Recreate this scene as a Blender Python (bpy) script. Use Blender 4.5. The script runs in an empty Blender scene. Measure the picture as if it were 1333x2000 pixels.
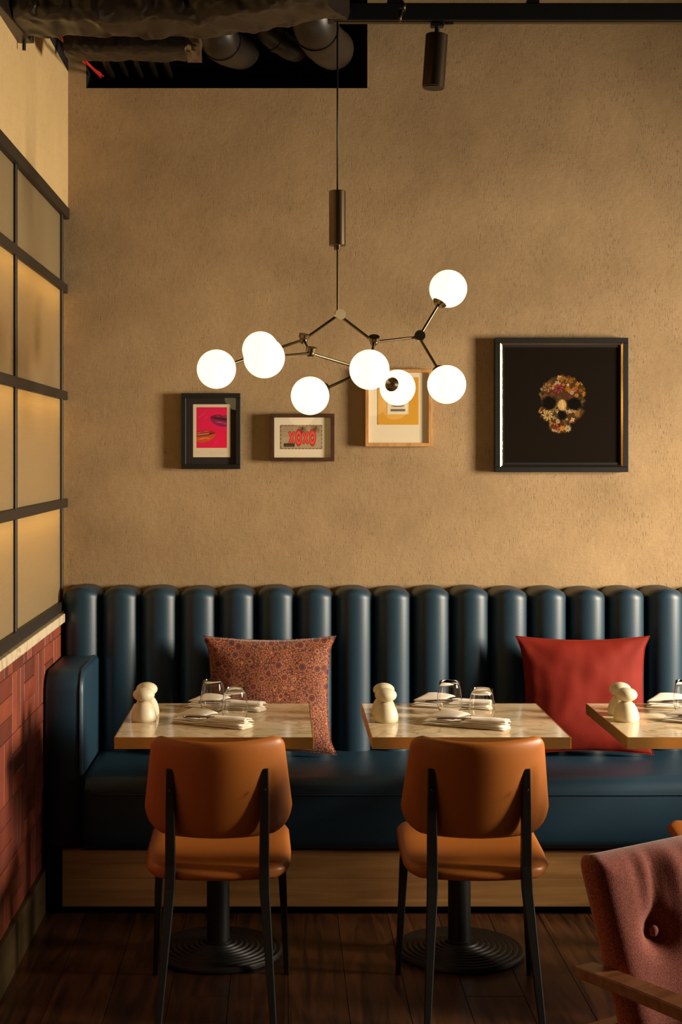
import bpy, bmesh, math, random
import numpy as np
from mathutils import Vector, Matrix, noise as mnoise

random.seed(7)
PI = math.pi
scene = bpy.context.scene
COL = scene.collection

# ------------------------------------------------------------------ camera, world, light, exposure
F_PX, CX, CY, CAM_H = 2843.0, 550.0, 888.0, 1.6
cam_d = bpy.data.cameras.new('camera')
cam = bpy.data.objects.new('camera', cam_d); COL.objects.link(cam)
cam.location = (0, 0, CAM_H); cam.rotation_euler = (PI / 2, 0, 0)
cam_d.sensor_fit = 'VERTICAL'; cam_d.sensor_height = 36.0
cam_d.lens = F_PX / 2000.0 * 36.0
cam_d.shift_x = (666.5 - CX) / 2000.0
cam_d.shift_y = -(1000.0 - CY) / 2000.0
cam_d.clip_start = 0.05
scene.camera = cam

world = bpy.data.worlds.new('world'); scene.world = world; world.use_nodes = True
world.node_tree.nodes['Background'].inputs[0].default_value = (1.0, 0.82, 0.6, 1)
world.node_tree.nodes['Background'].inputs[1].default_value = 0.008

# daylight through the window in the right-hand wall (low, warm)
WIN_X, WIN_Y, WIN_Z, WIN_W, WIN_H = 4.4, 4.0, 1.60, 0.80, 1.1
la = bpy.data.lights.new('window_daylight', 'AREA')
la.shape = 'RECTANGLE'; la.size = WIN_W; la.size_y = WIN_H
la.energy = 156; la.color = (1.0, 0.85, 0.65)
lo = bpy.data.objects.new('window_daylight', la); COL.objects.link(lo)
lo.location = (WIN_X - 0.25, WIN_Y, WIN_Z)
_e, _a = math.radians(17), math.radians(16)      # sky light falls inwards and down
lo.rotation_euler = Vector((-math.cos(_e) * math.cos(_a), math.cos(_e) * math.sin(_a), -math.sin(_e))).to_track_quat('-Z', 'Y').to_euler()
la.spread = math.radians(106)

vs = scene.view_settings
vs.view_transform = 'Standard'; vs.look = 'None'; vs.gamma = 1.0; vs.use_curve_mapping = False
vs.exposure = 0.0

# ------------------------------------------------------------------ helpers
def at(px, py, d):
    """photograph pixel + distance from the camera plane -> point in metres"""
    return Vector(((px - CX) * d / F_PX, d, CAM_H - (py - CY) * d / F_PX))

def lin(r, g, b):
    def f(c):
        c /= 255.0
        return c / 12.92 if c <= 0.04045 else ((c + 0.055) / 1.055) ** 2.4
    return (f(r), f(g), f(b), 1.0)

def tag(o, label=None, cat=None, group=None, kind=None):
    if label: o['label'] = label
    if cat: o['category'] = cat
    if group: o['group'] = group
    if kind: o['kind'] = kind
    return o

def thing(name, label, cat, loc=(0, 0, 0), group=None, kind=None):
    o = bpy.data.objects.new(name, None); COL.objects.link(o)
    o.empty_display_size = 0.05
    o.location = loc
    return tag(o, label, cat, group, kind)

def wloc(o):
    v = Vector((0, 0, 0))
    while o is not None:
        v += Vector(o.location); o = o.parent
    return v

def obj(name, bm, mat, parent=None, smooth=None, loc=None):
    """bm: bmesh in world coordinates (parents carry only a translation while building)"""
    if isinstance(bm, bpy.types.Mesh):
        me = bm
    else:
        me = bpy.data.meshes.new(name)
        bmesh.ops.recalc_face_normals(bm, faces=bm.faces)
        bm.to_mesh(me); bm.free()
        if smooth is not None:
            if smooth is True:
                me.shade_smooth()
            else:
                me.polygons.foreach_set('use_smooth', [True] * len(me.polygons))
                me.set_sharp_from_angle(angle=math.radians(smooth))
        if mat is not None: me.materials.append(mat)
        off = wloc(parent) if parent is not None else (Vector(loc) if loc is not None else Vector((0, 0, 0)))
        if off.length > 0: me.transform(Matrix.Translation(-off))
    o = bpy.data.objects.new(name, me); COL.objects.link(o)
    if parent is not None: o.parent = parent
    elif loc is not None: o.location = loc
    return o

def dup(root, loc=None, rotz=None, label=None, parent=None):
    r = root.copy(); COL.objects.link(r)
    if parent is not None: r.parent = parent
    if loc is not None: r.location = loc
    if rotz is not None: r.rotation_euler = (0, 0, rotz)
    if label: r['label'] = label
    for ch in list(root.children): dup(ch, parent=r)
    return r

def B(): return bmesh.new()

def box(bm, lo, hi, bev=0.0, seg=2):
    lo, hi = Vector(lo), Vector(hi)
    g = bmesh.ops.create_cube(bm, size=1.0)
    vs_ = g['verts']
    c = (lo + hi) / 2; s = hi - lo
    for v in vs_: v.co = Vector((v.co.x * s.x, v.co.y * s.y, v.co.z * s.z)) + c
    if bev > 0:
        es = list({e for v in vs_ for e in v.link_edges})
        bmesh.ops.bevel(bm, geom=es, offset=bev, segments=seg, affect='EDGES', profile=0.5)
    return bm

def frame_axes(d):
    d = d.normalized()
    u = d.cross(Vector((0, 0, 1)))
    if u.length < 1e-4: u = Vector((1, 0, 0))
    u.normalize()
    return u, d.cross(u).normalized()

def rod(bm, p0, p1, r0, r1=None, n=12, caps=True):
    p0, p1 = Vector(p0), Vector(p1); r1 = r0 if r1 is None else r1
    u, w = frame_axes(p1 - p0)
    a = [bm.verts.new(p0 + (u * math.cos(2 * PI * i / n) + w * math.sin(2 * PI * i / n)) * r0) for i in range(n)]
    b = [bm.verts.new(p1 + (u * math.cos(2 * PI * i / n) + w * math.sin(2 * PI * i / n)) * r1) for i in range(n)]
    for i in range(n):
        j = (i + 1) % n
        bm.faces.new((a[i], a[j], b[j], b[i]))
    if caps: bm.faces.new(a[::-1]); bm.faces.new(b)
    return bm

def tube(bm, pts, r, n=10, caps=True):
    pts = [Vector(p) for p in pts]
    rs = r if isinstance(r, (list, tuple)) else [r] * len(pts)
    rings = []; u = None
    for i, p in enumerate(pts):
        d = (pts[min(i + 1, len(pts) - 1)] - pts[max(i - 1, 0)]).normalized()
        if u is None: u, w = frame_axes(d)
        else:
            u = (u - d * u.dot(d)).normalized(); w = d.cross(u).normalized()
        rings.append([bm.verts.new(p + (u * math.cos(2 * PI * k / n) + w * math.sin(2 * PI * k / n)) * rs[i]) for k in range(n)])
    for a, b in zip(rings, rings[1:]):
        for k in range(n):
            j = (k + 1) % n
            bm.faces.new((a[k], a[j], b[j], b[k]))
    if caps: bm.faces.new(rings[0][::-1]); bm.faces.new(rings[-1])
    return bm

def bar(bm, pts, sizes, up=Vector((0, 1, 0))):
    """rectangular section swept along points; sizes = (width, depth) per point; depth lies along 'up'"""
    pts = [Vector(p) for p in pts]; rings = []
    for i, p in enumerate(pts):
        d = (pts[min(i + 1, len(pts) - 1)] - pts[max(i - 1, 0)]).normalized()
        v = (up - d * up.dot(d)).normalized(); u = d.cross(v).normalized()
        a, b = sizes[i][0] / 2, sizes[i][1] / 2
        rings.append([bm.verts.new(p + u * x + v * y) for x, y in ((-a, -b), (a, -b), (a, b), (-a, b))])
    for a, b in zip(rings, rings[1:]):
        for k in range(4):
            j = (k + 1) % 4
            bm.faces.new((a[k], a[j], b[j], b[k]))
    bm.faces.new(rings[0][::-1]); bm.faces.new(rings[-1])
    es = list(bm.edges)
    bmesh.ops.bevel(bm, geom=es, offset=0.0025, segments=2, affect='EDGES', profile=0.5)
    return bm

def lathe(bm, prof, c=(0, 0, 0), n=32):
    c = Vector(c); rings = []
    for r, z in prof:
        if r < 1e-6: rings.append([bm.verts.new(c + Vector((0, 0, z)))])
        else: rings.append([bm.verts.new(c + Vector((r * math.cos(2 * PI * k / n), r * math.sin(2 * PI * k / n), z))) for k in range(n)])
    for a, b in zip(rings, rings[1:]):
        for k in range(n):
            j = (k + 1) % n
            if len(a) == 1 and len(b) == 1: continue
            if len(a) == 1: bm.faces.new((a[0], b[j], b[k]))
            elif len(b) == 1: bm.faces.new((a[k], a[j], b[0]))
            else: bm.faces.new((a[k], a[j], b[j], b[k]))
    return bm

def sphere(bm, c, r, n=32, m=20, sc=(1, 1, 1)):
    g = bmesh.ops.create_uvsphere(bm, u_segments=n, v_segments=m, radius=r)
    for v in g['verts']: v.co = Vector((v.co.x * sc[0], v.co.y * sc[1], v.co.z * sc[2])) + Vector(c)
    return bm

def pad(bm, nu, nv, outline, thick, place):
    """closed upholstered pad: outline(u,v)->(a,b); thick(u,v)->(front,back); place(a,b,t)->Vector"""
    us = [math.sin(PI / 2 * (2 * i / nu - 1)) * 0.45 + (2 * i / nu - 1) * 0.55 for i in range(nu + 1)]
    vs_ = [math.sin(PI / 2 * (2 * j / nv - 1)) * 0.45 + (2 * j / nv - 1) * 0.55 for j in range(nv + 1)]
    fr, bk = {}, {}
    for i, u in enumerate(us):
        for j, v in enumerate(vs_):
            a, b = outline(u, v); tf, tb = thick(u, v)
            edge = i in (0, nu) or j in (0, nv)
            if edge:
                fr[i, j] = bk[i, j] = bm.verts.new(place(a, b, 0.0))
            else:
                fr[i, j] = bm.verts.new(place(a, b, tf)); bk[i, j] = bm.verts.new(place(a, b, -tb))
    for i in range(nu):
        for j in range(nv):
            bm.faces.new((fr[i, j], fr[i + 1, j], fr[i + 1, j + 1], fr[i, j + 1]))
            bm.faces.new((bk[i, j], bk[i, j + 1], bk[i + 1, j + 1], bk[i + 1, j]))
    return bm

def round_rows(base, h, r):
    """half width as function of v (-1..1) for a shape of half height h with corner radius r"""
    def f(v):
        b = v * h; d = abs(b) - (h - r)
        w = base(v)
        return w if d <= 0 else w - r + math.sqrt(max(r * r - d * d, 0.0))
    return f

# ------------------------------------------------------------------ materials
def new_mat(name):
    m = bpy.data.materials.new(name); m.use_nodes = True
    nt = m.node_tree; bs = nt.nodes['Principled BSDF']
    return m, nt, bs

def N(nt, t, **kw):
    n = nt.nodes.new(t)
    for k, v in kw.items(): setattr(n, k, v)
    return n

def simple(name, col, rough=0.5, metal=0.0, spec=0.5, bump=0.0, bscale=200, sheen=0.0, coat=0.0, var=0.0, vscale=6.0):
    m, nt, bs = new_mat(name)
    bs.inputs['Base Color'].default_value = col
    bs.inputs['Roughness'].default_value = rough
    bs.inputs['Metallic'].default_value = metal
    bs.inputs['Specular IOR Level'].default_value = spec
    bs.inputs['Sheen Weight'].default_value = sheen
    bs.inputs['Coat Weight'].default_value = coat
    tc = N(nt, 'ShaderNodeTexCoord')
    if bump > 0:
        nz = N(nt, 'ShaderNodeTexNoise'); nz.inputs['Scale'].default_value = bscale; nz.inputs['Detail'].default_value = 3
        nt.links.new(tc.outputs['Object'], nz.inputs['Vector'])
        bp = N(nt, 'ShaderNodeBump'); bp.inputs['Strength'].default_value = bump; bp.inputs['Distance'].default_value = 0.002
        nt.links.new(nz.outputs['Fac'], bp.inputs['Height']); nt.links.new(bp.outputs['Normal'], bs.inputs['Normal'])
    if var > 0:
        nz = N(nt, 'ShaderNodeTexNoise'); nz.inputs['Scale'].default_value = vscale; nz.inputs['Detail'].default_value = 4
        nt.links.new(tc.outputs['Object'], nz.inputs['Vector'])
        mx = N(nt, 'ShaderNodeMix', data_type='RGBA')
        mx.inputs[6].default_value = tuple(c * (1 - var) for c in col[:3]) + (1,)
        mx.inputs[7].default_value = tuple(min(1, c * (1 + var)) for c in col[:3]) + (1,)
        nt.links.new(nz.outputs['Fac'], mx.inputs[0]); nt.links.new(mx.outputs[2], bs.inputs['Base Color'])
    return m

def mapping(nt, scale, coord='Object'):
    tc = N(nt, 'ShaderNodeTexCoord'); mp = N(nt, 'ShaderNodeMapping')
    mp.inputs['Scale'].default_value = scale
    nt.links.new(tc.outputs[coord], mp.inputs['Vector'])
    return mp.outputs['Vector']

def ramp(nt, src, stops):
    r = N(nt, 'ShaderNodeValToRGB'); e = r.color_ramp.elements
    e[0].position, e[0].color = stops[0]; e[1].position, e[1].color = stops[-1]
    for p, c in stops[1:-1]:
        x = e.new(p); x.color = c
    nt.links.new(src, r.inputs[0])
    return r.outputs[0]

def plaster_mat(name, c0, c1, strength=0.75):
    m, nt, bs = new_mat(name)
    big = N(nt, 'ShaderNodeTexNoise'); big.inputs['Scale'].default_value = 2.2; big.inputs['Detail'].default_value = 6; big.inputs['Roughness'].default_value = 0.62
    nt.links.new(mapping(nt, (1, 1, 1.2)), big.inputs['Vector'])
    nt.links.new(ramp(nt, big.outputs['Fac'], [(0.27, c0), (0.73, c1)]), bs.inputs['Base Color'])
    bs.inputs['Roughness'].default_value = 0.75
    bs.inputs['Specular IOR Level'].default_value = 0.25
    # crackled trowel relief: short vertical cracks, faint horizontal drag lines, grain
    v = N(nt, 'ShaderNodeTexNoise'); v.inputs['Scale'].default_value = 1; v.inputs['Detail'].default_value = 4; v.inputs['Roughness'].default_value = 0.6
    nt.links.new(mapping(nt, (210, 210, 40)), v.inputs['Vector'])
    v0 = ramp(nt, v.outputs['Fac'], [(0.32, (0, 0, 0, 1)), (0.43, (1, 1, 1, 1))])
    cl = N(nt, 'ShaderNodeTexNoise'); cl.inputs['Scale'].default_value = 1; cl.inputs['Detail'].default_value = 3
    nt.links.new(mapping(nt, (9, 9, 6)), cl.inputs['Vector'])
    cm = ramp(nt, cl.outputs['Fac'], [(0.44, (1, 1, 1, 1)), (0.60, (0, 0, 0, 1))])
    mxm = N(nt, 'ShaderNodeMath', operation='MAXIMUM'); nt.links.new(v0, mxm.inputs[0]); nt.links.new(cm, mxm.inputs[1])
    vr = mxm.outputs[0]
    h = N(nt, 'ShaderNodeTexNoise'); h.inputs['Scale'].default_value = 1; h.inputs['Detail'].default_value = 4; h.inputs['Roughness'].default_value = 0.65
    nt.links.new(mapping(nt, (34, 34, 190)), h.inputs['Vector'])
    g = N(nt, 'ShaderNodeTexNoise'); g.inputs['Scale'].default_value = 26; g.inputs['Detail'].default_value = 10; g.inputs['Roughness'].default_value = 0.72
    nt.links.new(mapping(nt, (1, 1, 1)), g.inputs['Vector'])
    base_l = bs.inputs['Base Color'].links[0].from_socket
    st = N(nt, 'ShaderNodeMix', data_type='RGBA', blend_type='MULTIPLY'); st.inputs[0].default_value = 1.0
    nt.links.new(base_l, st.inputs[6])
    hr_ = ramp(nt, h.outputs['Fac'], [(0.3, (.92, .915, .90, 1)), (0.62, (1, 1, 1, 1))])
    nt.links.new(hr_, st.inputs[7])
    s2 = N(nt, 'ShaderNodeMix', data_type='RGBA', blend_type='MULTIPLY'); s2.inputs[0].default_value = 0.30
    nt.links.new(st.outputs[2], s2.inputs[6]); nt.links.new(vr, s2.inputs[7]); nt.links.new(s2.outputs[2], bs.inputs['Base Color'])
    a1 = N(nt, 'ShaderNodeMath', operation='MULTIPLY_ADD'); nt.links.new(h.outputs['Fac'], a1.inputs[0]); a1.inputs[1].default_value = 0.3
    nt.links.new(g.outputs['Fac'], a1.inputs[2])
    a2 = N(nt, 'ShaderNodeMath', operation='MULTIPLY_ADD'); nt.links.new(vr, a2.inputs[0]); a2.inputs[1].default_value = 0.7
    nt.links.new(a1.outputs[0], a2.inputs[2])
    bp = N(nt, 'ShaderNodeBump'); bp.inputs['Strength'].default_value = strength; bp.inputs['Distance'].default_value = 0.004
    nt.links.new(a2.outputs[0], bp.inputs['Height']); nt.links.new(bp.outputs['Normal'], bs.inputs['Normal'])
    return m

def wood_mat(name, c0, c1, rough, scale=(18, 1.2, 18), bump=0.15, rand=0.0, saw=0.0):
    m, nt, bs = new_mat(name)
    n1 = N(nt, 'ShaderNodeTexNoise'); n1.inputs['Scale'].default_value = 1; n1.inputs['Detail'].default_value = 6; n1.inputs['Distortion'].default_value = 1.2
    vec = mapping(nt, scale)
    src = vec
    if rand > 0:
        oi = N(nt, 'ShaderNodeObjectInfo'); ad = N(nt, 'ShaderNodeVectorMath', operation='ADD')
        sc = N(nt, 'ShaderNodeMath', operation='MULTIPLY'); sc.inputs[1].default_value = 37.0
        nt.links.new(oi.outputs['Random'], sc.inputs[0])
        nt.links.new(vec, ad.inputs[0]); nt.links.new(sc.outputs[0], ad.inputs[1]); src = ad.outputs[0]
    nt.links.new(src, n1.inputs['Vector'])
    colr = ramp(nt, n1.outputs['Fac'], [(0.32, c0), (0.68, c1)])
    if rand > 0:
        hs = N(nt, 'ShaderNodeHueSaturation'); mr = N(nt, 'ShaderNodeMapRange')
        mr.inputs[3].default_value = 1 - rand; mr.inputs[4].default_value = 1 + rand
        nt.links.new(oi.outputs['Random'], mr.inputs[0]); nt.links.new(mr.outputs[0], hs.inputs['Value'])
        nt.links.new(colr, hs.inputs['Color']); colr = hs.outputs[0]
    if saw > 0:   # fine vertical saw marks
        w = N(nt, 'ShaderNodeTexWave'); w.bands_direction = 'X'; w.inputs['Scale'].default_value = 55; w.inputs['Distortion'].default_value = 1.0
        w.inputs['Detail'].default_value = 1
        nt.links.new(mapping(nt, (1, 1, 1)), w.inputs['Vector'])
        mx = N(nt, 'ShaderNodeMix', data_type='RGBA', blend_type='MULTIPLY'); mx.inputs[0].default_value = saw
        nt.links.new(colr, mx.inputs[6]); nt.links.new(w.outputs['Color'], mx.inputs[7]); colr = mx.outputs[2]
    nt.links.new(colr, bs.inputs['Base Color'])
    bs.inputs['Roughness'].default_value = rough
    bp = N(nt, 'ShaderNodeBump'); bp.inputs['Strength'].default_value = bump; bp.inputs['Distance'].default_value = 0.002
    nt.links.new(n1.outputs['Fac'], bp.inputs['Height']); nt.links.new(bp.outputs['Normal'], bs.inputs['Normal'])
    return m

def marble_mat(name, base, dark, rough):
    m, nt, bs = new_mat(name)
    n1 = N(nt, 'ShaderNodeTexNoise'); n1.inputs['Scale'].default_value = 4; n1.inputs['Detail'].default_value = 8; n1.inputs['Distortion'].default_value = 1.6
    oi = N(nt, 'ShaderNodeObjectInfo'); sc = N(nt, 'ShaderNodeMath', operation='MULTIPLY'); sc.inputs[1].default_value = 53.0
    nt.links.new(oi.outputs['Random'], sc.inputs[0])
    ad = N(nt, 'ShaderNodeVectorMath', operation='ADD')
    nt.links.new(mapping(nt, (1.0, 1.7, 1)), ad.inputs[0]); nt.links.new(sc.outputs[0], ad.inputs[1])
    nt.links.new(ad.outputs[0], n1.inputs['Vector'])
    mid = tuple(0.75 * a + 0.25 * b for a, b in zip(base, dark))
    nt.links.new(ramp(nt, n1.outputs['Fac'], [(0.30, mid), (0.45, base), (0.495, dark), (0.53, base), (0.8, mid)]), bs.inputs['Base Color'])
    bs.inputs['Roughness'].default_value = rough
    return m

M = {}
M['plaster'] = plaster_mat('plaster', lin(150, 124, 90), lin(180, 151, 112))
M['plaster_side'] = plaster_mat('plaster_side', lin(198, 168, 118), lin(212, 182, 130), 0.12)
M['leather'] = simple('blue_leather', lin(22, 50, 67), 0.46, spec=0.5, bump=0.12, bscale=260, var=0.08)
M['tan'] = simple('tan_leather', lin(160, 93, 34), 0.42, spec=0.45, bump=0.08, bscale=300, var=0.06)
M['brass'] = simple('brass', lin(226, 180, 98), 0.40, metal=1.0, var=0.12, vscale=14)
M['gold'] = simple('gold_leaf', lin(226, 178, 96), 0.22, metal=1.0)
M['black_metal'] = simple('black_metal', lin(15, 15, 15), 0.46, spec=0.5, bump=0.05, bscale=400)
M['steel_frame'] = simple('bronze_steel', lin(42, 35, 26), 0.5, metal=0.3)
M['bronze'] = simple('gunmetal', lin(108, 92, 72), 0.32, metal=0.95)
M['black_paint'] = simple('black_paint', lin(16, 13, 12), 0.8, bump=0.1, bscale=60)
M['duct'] = simple('dark_duct_wrap', lin(30, 22, 16), 0.36, bump=0.0, var=0.25, vscale=9)
M['duct_grey'] = simple('dark_grey_duct', lin(36, 29, 23), 0.40, spec=0.5, var=0.15)
M['foil'] = simple('foil_tape', lin(120, 100, 78), 0.3, metal=0.6)
M['recess'] = simple('recess_black', lin(9, 8, 8), 0.85)
M['satin'] = simple('satin_nickel', lin(214, 190, 146), 0.38, metal=0.8)
M['mortar'] = simple('mortar', lin(150, 108, 78), 0.9, bump=0.3, bscale=300)
M['stone'] = marble_mat('sill_marble', lin(222, 205, 172), lin(186, 166, 132), 0.25)
M['marble'] = marble_mat('table_marble', lin(228, 206, 168), lin(192, 164, 124), 0.10)
M['oak'] = wood_mat('oak_panel', lin(142, 100, 54), lin(176, 130, 76), 0.5, (2.0, 8, 26), 0.12, saw=0.22)
M['plank'] = wood_mat('dark_floor_oak', lin(36, 20, 12), lin(86, 52, 28), 0.34, (26, 2.2, 8), 0.25, rand=0.3)
M['walnut'] = wood_mat('walnut_frame', lin(58, 32, 20), lin(78, 46, 28), 0.4, (30, 30, 8), 0.1)
M['lightwood'] = wood_mat('light_wood_frame', lin(176, 126, 70), lin(206, 156, 96), 0.45, (30, 30, 8), 0.1)
M['armwood'] = wood_mat('arm_wood', lin(110, 66, 36), lin(150, 94, 52), 0.4, (6, 30, 30), 0.1)
M['baseboard'] = wood_mat('baseboard_wood', lin(64, 50, 30), lin(86, 68, 40), 0.45, (20, 1.5, 12), 0.1)
M['ceramic'] = simple('cream_ceramic', lin(214, 202, 174), 0.38, spec=0.4, var=0.03)
M['linen'] = simple('white_linen', lin(240, 230, 214), 0.85, bump=0.25, bscale=420, sheen=0.2)
M['silver'] = simple('cutlery_steel', lin(96, 86, 76), 0.25, metal=1.0)
M['paper'] = simple('paper', lin(236, 222, 192), 0.8)
M['velvet'] = simple('red_velvet', lin(114, 24, 10), 0.75, spec=0.2, sheen=0.10, bump=0.2, bscale=260, var=0.18, vscale=9)
M['velvet'].node_tree.nodes['Principled BSDF'].inputs['Sheen Tint'].default_value = lin(255, 90, 30)

def tile_mat():
    m, nt, bs = new_mat('terracotta_tile')
    oi = N(nt, 'ShaderNodeObjectInfo')
    c = ramp(nt, oi.outputs['Random'], [(0.0, lin(96, 48, 36)), (0.35, lin(124, 60, 43)), (0.7, lin(140, 70, 48)), (1.0, lin(106, 50, 38))])
    nz = N(nt, 'ShaderNodeTexNoise'); nz.inputs['Scale'].default_value = 14; nz.inputs['Detail'].default_value = 4
    nt.links.new(mapping(nt, (1, 1, 1)), nz.inputs['Vector'])
    hs = N(nt, 'ShaderNodeHueSaturation'); mr = N(nt, 'ShaderNodeMapRange'); mr.inputs[3].default_value = 0.7; mr.inputs[4].default_value = 1.3
    nt.links.new(nz.outputs['Fac'], mr.inputs[0]); nt.links.new(mr.outputs[0], hs.inputs['Value']); nt.links.new(c, hs.inputs['Color'])
    nt.links.new(hs.outputs[0], bs.inputs['Base Color'])
    bs.inputs['Roughness'].default_value = 0.42
    return m
M['tile'] = tile_mat()

def pane_mat():
    m, nt, bs = new_mat('reeded_frosted_glass')
    bs.inputs['Base Color'].default_value = lin(158, 144, 112)
    bs.inputs['Roughness'].default_value = 0.22
    bs.inputs['Specular IOR Level'].default_value = 0.5
    w = N(nt, 'ShaderNodeTexWave'); w.bands_direction = 'Z'; w.inputs['Scale'].default_value = 42; w.inputs['Distortion'].default_value = 2.5
    w.inputs['Detail'].default_value = 2; w.inputs['Detail Scale'].default_value = 0.6
    nt.links.new(mapping(nt, (1, 1, 1)), w.inputs['Vector'])
    bp = N(nt, 'ShaderNodeBump'); bp.inputs['Strength'].default_value = 0.18; bp.inputs['Distance'].default_value = 0.003
    nt.links.new(w.outputs['Fac'], bp.inputs['Height']); nt.links.new(bp.outputs['Normal'], bs.inputs['Normal'])
    tr = N(nt, 'ShaderNodeBsdfTranslucent'); tr.inputs['Color'].default_value = lin(255, 236, 196)
    mx = N(nt, 'ShaderNodeMixShader'); mx.inputs[0].default_value = 0.38
    nt.links.new(bs.outputs[0], mx.inputs[1]); nt.links.new(tr.outputs[0], mx.inputs[2])
    nt.links.new(mx.outputs[0], nt.nodes['Material Output'].inputs['Surface'])
    return m
M['pane'] = pane_mat()

def emit_mat(name, col, s):
    m, nt, bs = new_mat(name)
    bs.inputs['Base Color'].default_value = (0.9, 0.85, 0.75, 1)
    bs.inputs['Emission Color'].default_value = col; bs.inputs['Emission Strength'].default_value = s
    bs.inputs['Roughness'].default_value = 0.25
    return m
M['globe'] = emit_mat('opal_glass_lit', (1.0, 0.80, 0.37, 1), 2.4)
M['led'] = emit_mat('led_strip_lit', (1.0, 0.62, 0.16, 1), 19.0)

def glass_mat(name, col=(1, 1, 1, 1), rough=0.0):
    m, nt, bs = new_mat(name)
    bs.inputs['Base Color'].default_value = col; bs.inputs['Roughness'].default_value = rough
    bs.inputs['Transmission Weight'].default_value = 1.0; bs.inputs['IOR'].default_value = 1.36
    return m
M['glass'] = glass_mat('clear_glass')

def picture_glass():
    m, nt, bs = new_mat('picture_glass')
    tp = N(nt, 'ShaderNodeBsdfTransparent'); gl = N(nt, 'ShaderNodeBsdfGlossy'); gl.inputs['Roughness'].default_value = 0.02
    fr = N(nt, 'ShaderNodeFresnel'); fr.inputs['IOR'].default_value = 1.5
    mx = N(nt, 'ShaderNodeMixShader')
    ge = N(nt, 'ShaderNodeNewGeometry'); iv = N(nt, 'ShaderNodeMath', operation='SUBTRACT'); iv.inputs[0].default_value = 1.0
    ml = N(nt, 'ShaderNodeMath', operation='MULTIPLY')
    nt.links.new(ge.outputs['Backfacing'], iv.inputs[1]); nt.links.new(fr.outputs[0], ml.inputs[0]); nt.links.new(iv.outputs[0], ml.inputs[1])
    nt.links.new(ml.outputs[0], mx.inputs[0]); nt.links.new(tp.outputs[0], mx.inputs[1]); nt.links.new(gl.outputs[0], mx.inputs[2])
    nt.links.new(mx.outputs[0], nt.nodes['Material Output'].inputs['Surface'])
    return m
M['picture_glass'] = picture_glass()

def print_mat(name, rough):
    m, nt, bs = new_mat(name)
    a = N(nt, 'ShaderNodeAttribute'); a.attribute_name = 'Col'
    nt.links.new(a.outputs['Color'], bs.inputs['Base Color'])
    bs.inputs['Roughness'].default_value = rough
    return m
M['print'] = print_mat('printed_paper', 0.55)
M['print_gloss'] = print_mat('gloss_print', 0.22)

def fabric_mat(name, c0, c1, scale):
    m, nt, bs = new_mat(name)
    w = N(nt, 'ShaderNodeTexNoise'); w.inputs['Scale'].default_value = scale; w.inputs['Detail'].default_value = 2
    nt.links.new(mapping(nt, (1, 1, 1)), w.inputs['Vector'])
    nt.links.new(ramp(nt, w.outputs['Fac'], [(0.35, c0), (0.65, c1)]), bs.inputs['Base Color'])
    bs.inputs['Roughness'].default_value = 0.9; bs.inputs['Specular IOR Level'].default_value = 0.2; bs.inputs['Sheen Weight'].default_value = 0.25
    bp = N(nt, 'ShaderNodeBump'); bp.inputs['Strength'].default_value = 0.5; bp.inputs['Distance'].default_value = 0.001
    nt.links.new(w.outputs['Fac'], bp.inputs['Height']); nt.links.new(bp.outputs['Normal'], bs.inputs['Normal'])
    return m
M['tweed'] = fabric_mat('rose_tweed', lin(122, 50, 40), lin(180, 96, 76), 380)

def floral_mat():
    """dark red cushion cloth: blossoms with dark hearts, ochre rings and scrolling lines"""
    m, nt, bs = new_mat('floral_velvet')
    vec = mapping(nt, (1, 1, 1))
    nz = N(nt, 'ShaderNodeTexNoise'); nz.inputs['Scale'].default_value = 40; nz.inputs['Detail'].default_value = 2
    nt.links.new(vec, nz.inputs['Vector'])
    sb = N(nt, 'ShaderNodeVectorMath', operation='SCALE'); sb.inputs['Scale'].default_value = 0.012
    nt.links.new(nz.outputs['Color'], sb.inputs[0])
    ad = N(nt, 'ShaderNodeVectorMath', operation='ADD'); nt.links.new(vec, ad.inputs[0]); nt.links.new(sb.outputs[0], ad.inputs[1])
    mp = N(nt, 'ShaderNodeMapping'); mp.inputs['Scale'].default_value = (1, 0.25, 1); nt.links.new(ad.outputs[0], mp.inputs['Vector'])
    v1 = N(nt, 'ShaderNodeTexVoronoi'); v1.inputs['Scale'].default_value = 25; v1.inputs['Randomness'].default_value = 0.7
    nt.links.new(mp.outputs[0], v1.inputs['Vector'])
    ochre, red, dk, gr, lt = lin(150, 78, 30), lin(100, 22, 10), lin(20, 8, 5), lin(34, 34, 24), lin(172, 104, 48)
    c1 = ramp(nt, v1.outputs['Distance'], [(0.0, gr), (0.09, gr), (0.13, dk), (0.16, red), (0.29, red), (0.31, dk), (0.33, lt), (0.36, lt), (0.38, red), (1.0, ochre)])
    v2 = N(nt, 'ShaderNodeTexVoronoi'); v2.inputs['Scale'].default_value = 120; v2.feature = 'DISTANCE_TO_EDGE'
    nt.links.new(mp.outputs[0], v2.inputs['Vector'])
    c2 = ramp(nt, v2.outputs['Distance'], [(0.0, dk), (0.10, red), (0.15, ochre), (0.3, lt), (0.36, red), (1.0, red)])
    far = ramp(nt, v1.outputs['Distance'], [(0.36, (0, 0, 0, 1)), (0.42, (1, 1, 1, 1))])
    mx = N(nt, 'ShaderNodeMix', data_type='RGBA')
    nt.links.new(far, mx.inputs[0]); nt.links.new(c1, mx.inputs[6]); nt.links.new(c2, mx.inputs[7])
    nt.links.new(mx.outputs[2], bs.inputs['Base Color'])
    bs.inputs['Roughness'].default_value = 0.75; bs.inputs['Sheen Weight'].default_value = 0.3
    return m
M['floral'] = floral_mat()

# ------------------------------------------------------------------ setting: room shell
XL, YB, XR, YF, ZC = -0.836, 5.70, 4.4, -1.2, 3.72

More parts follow.
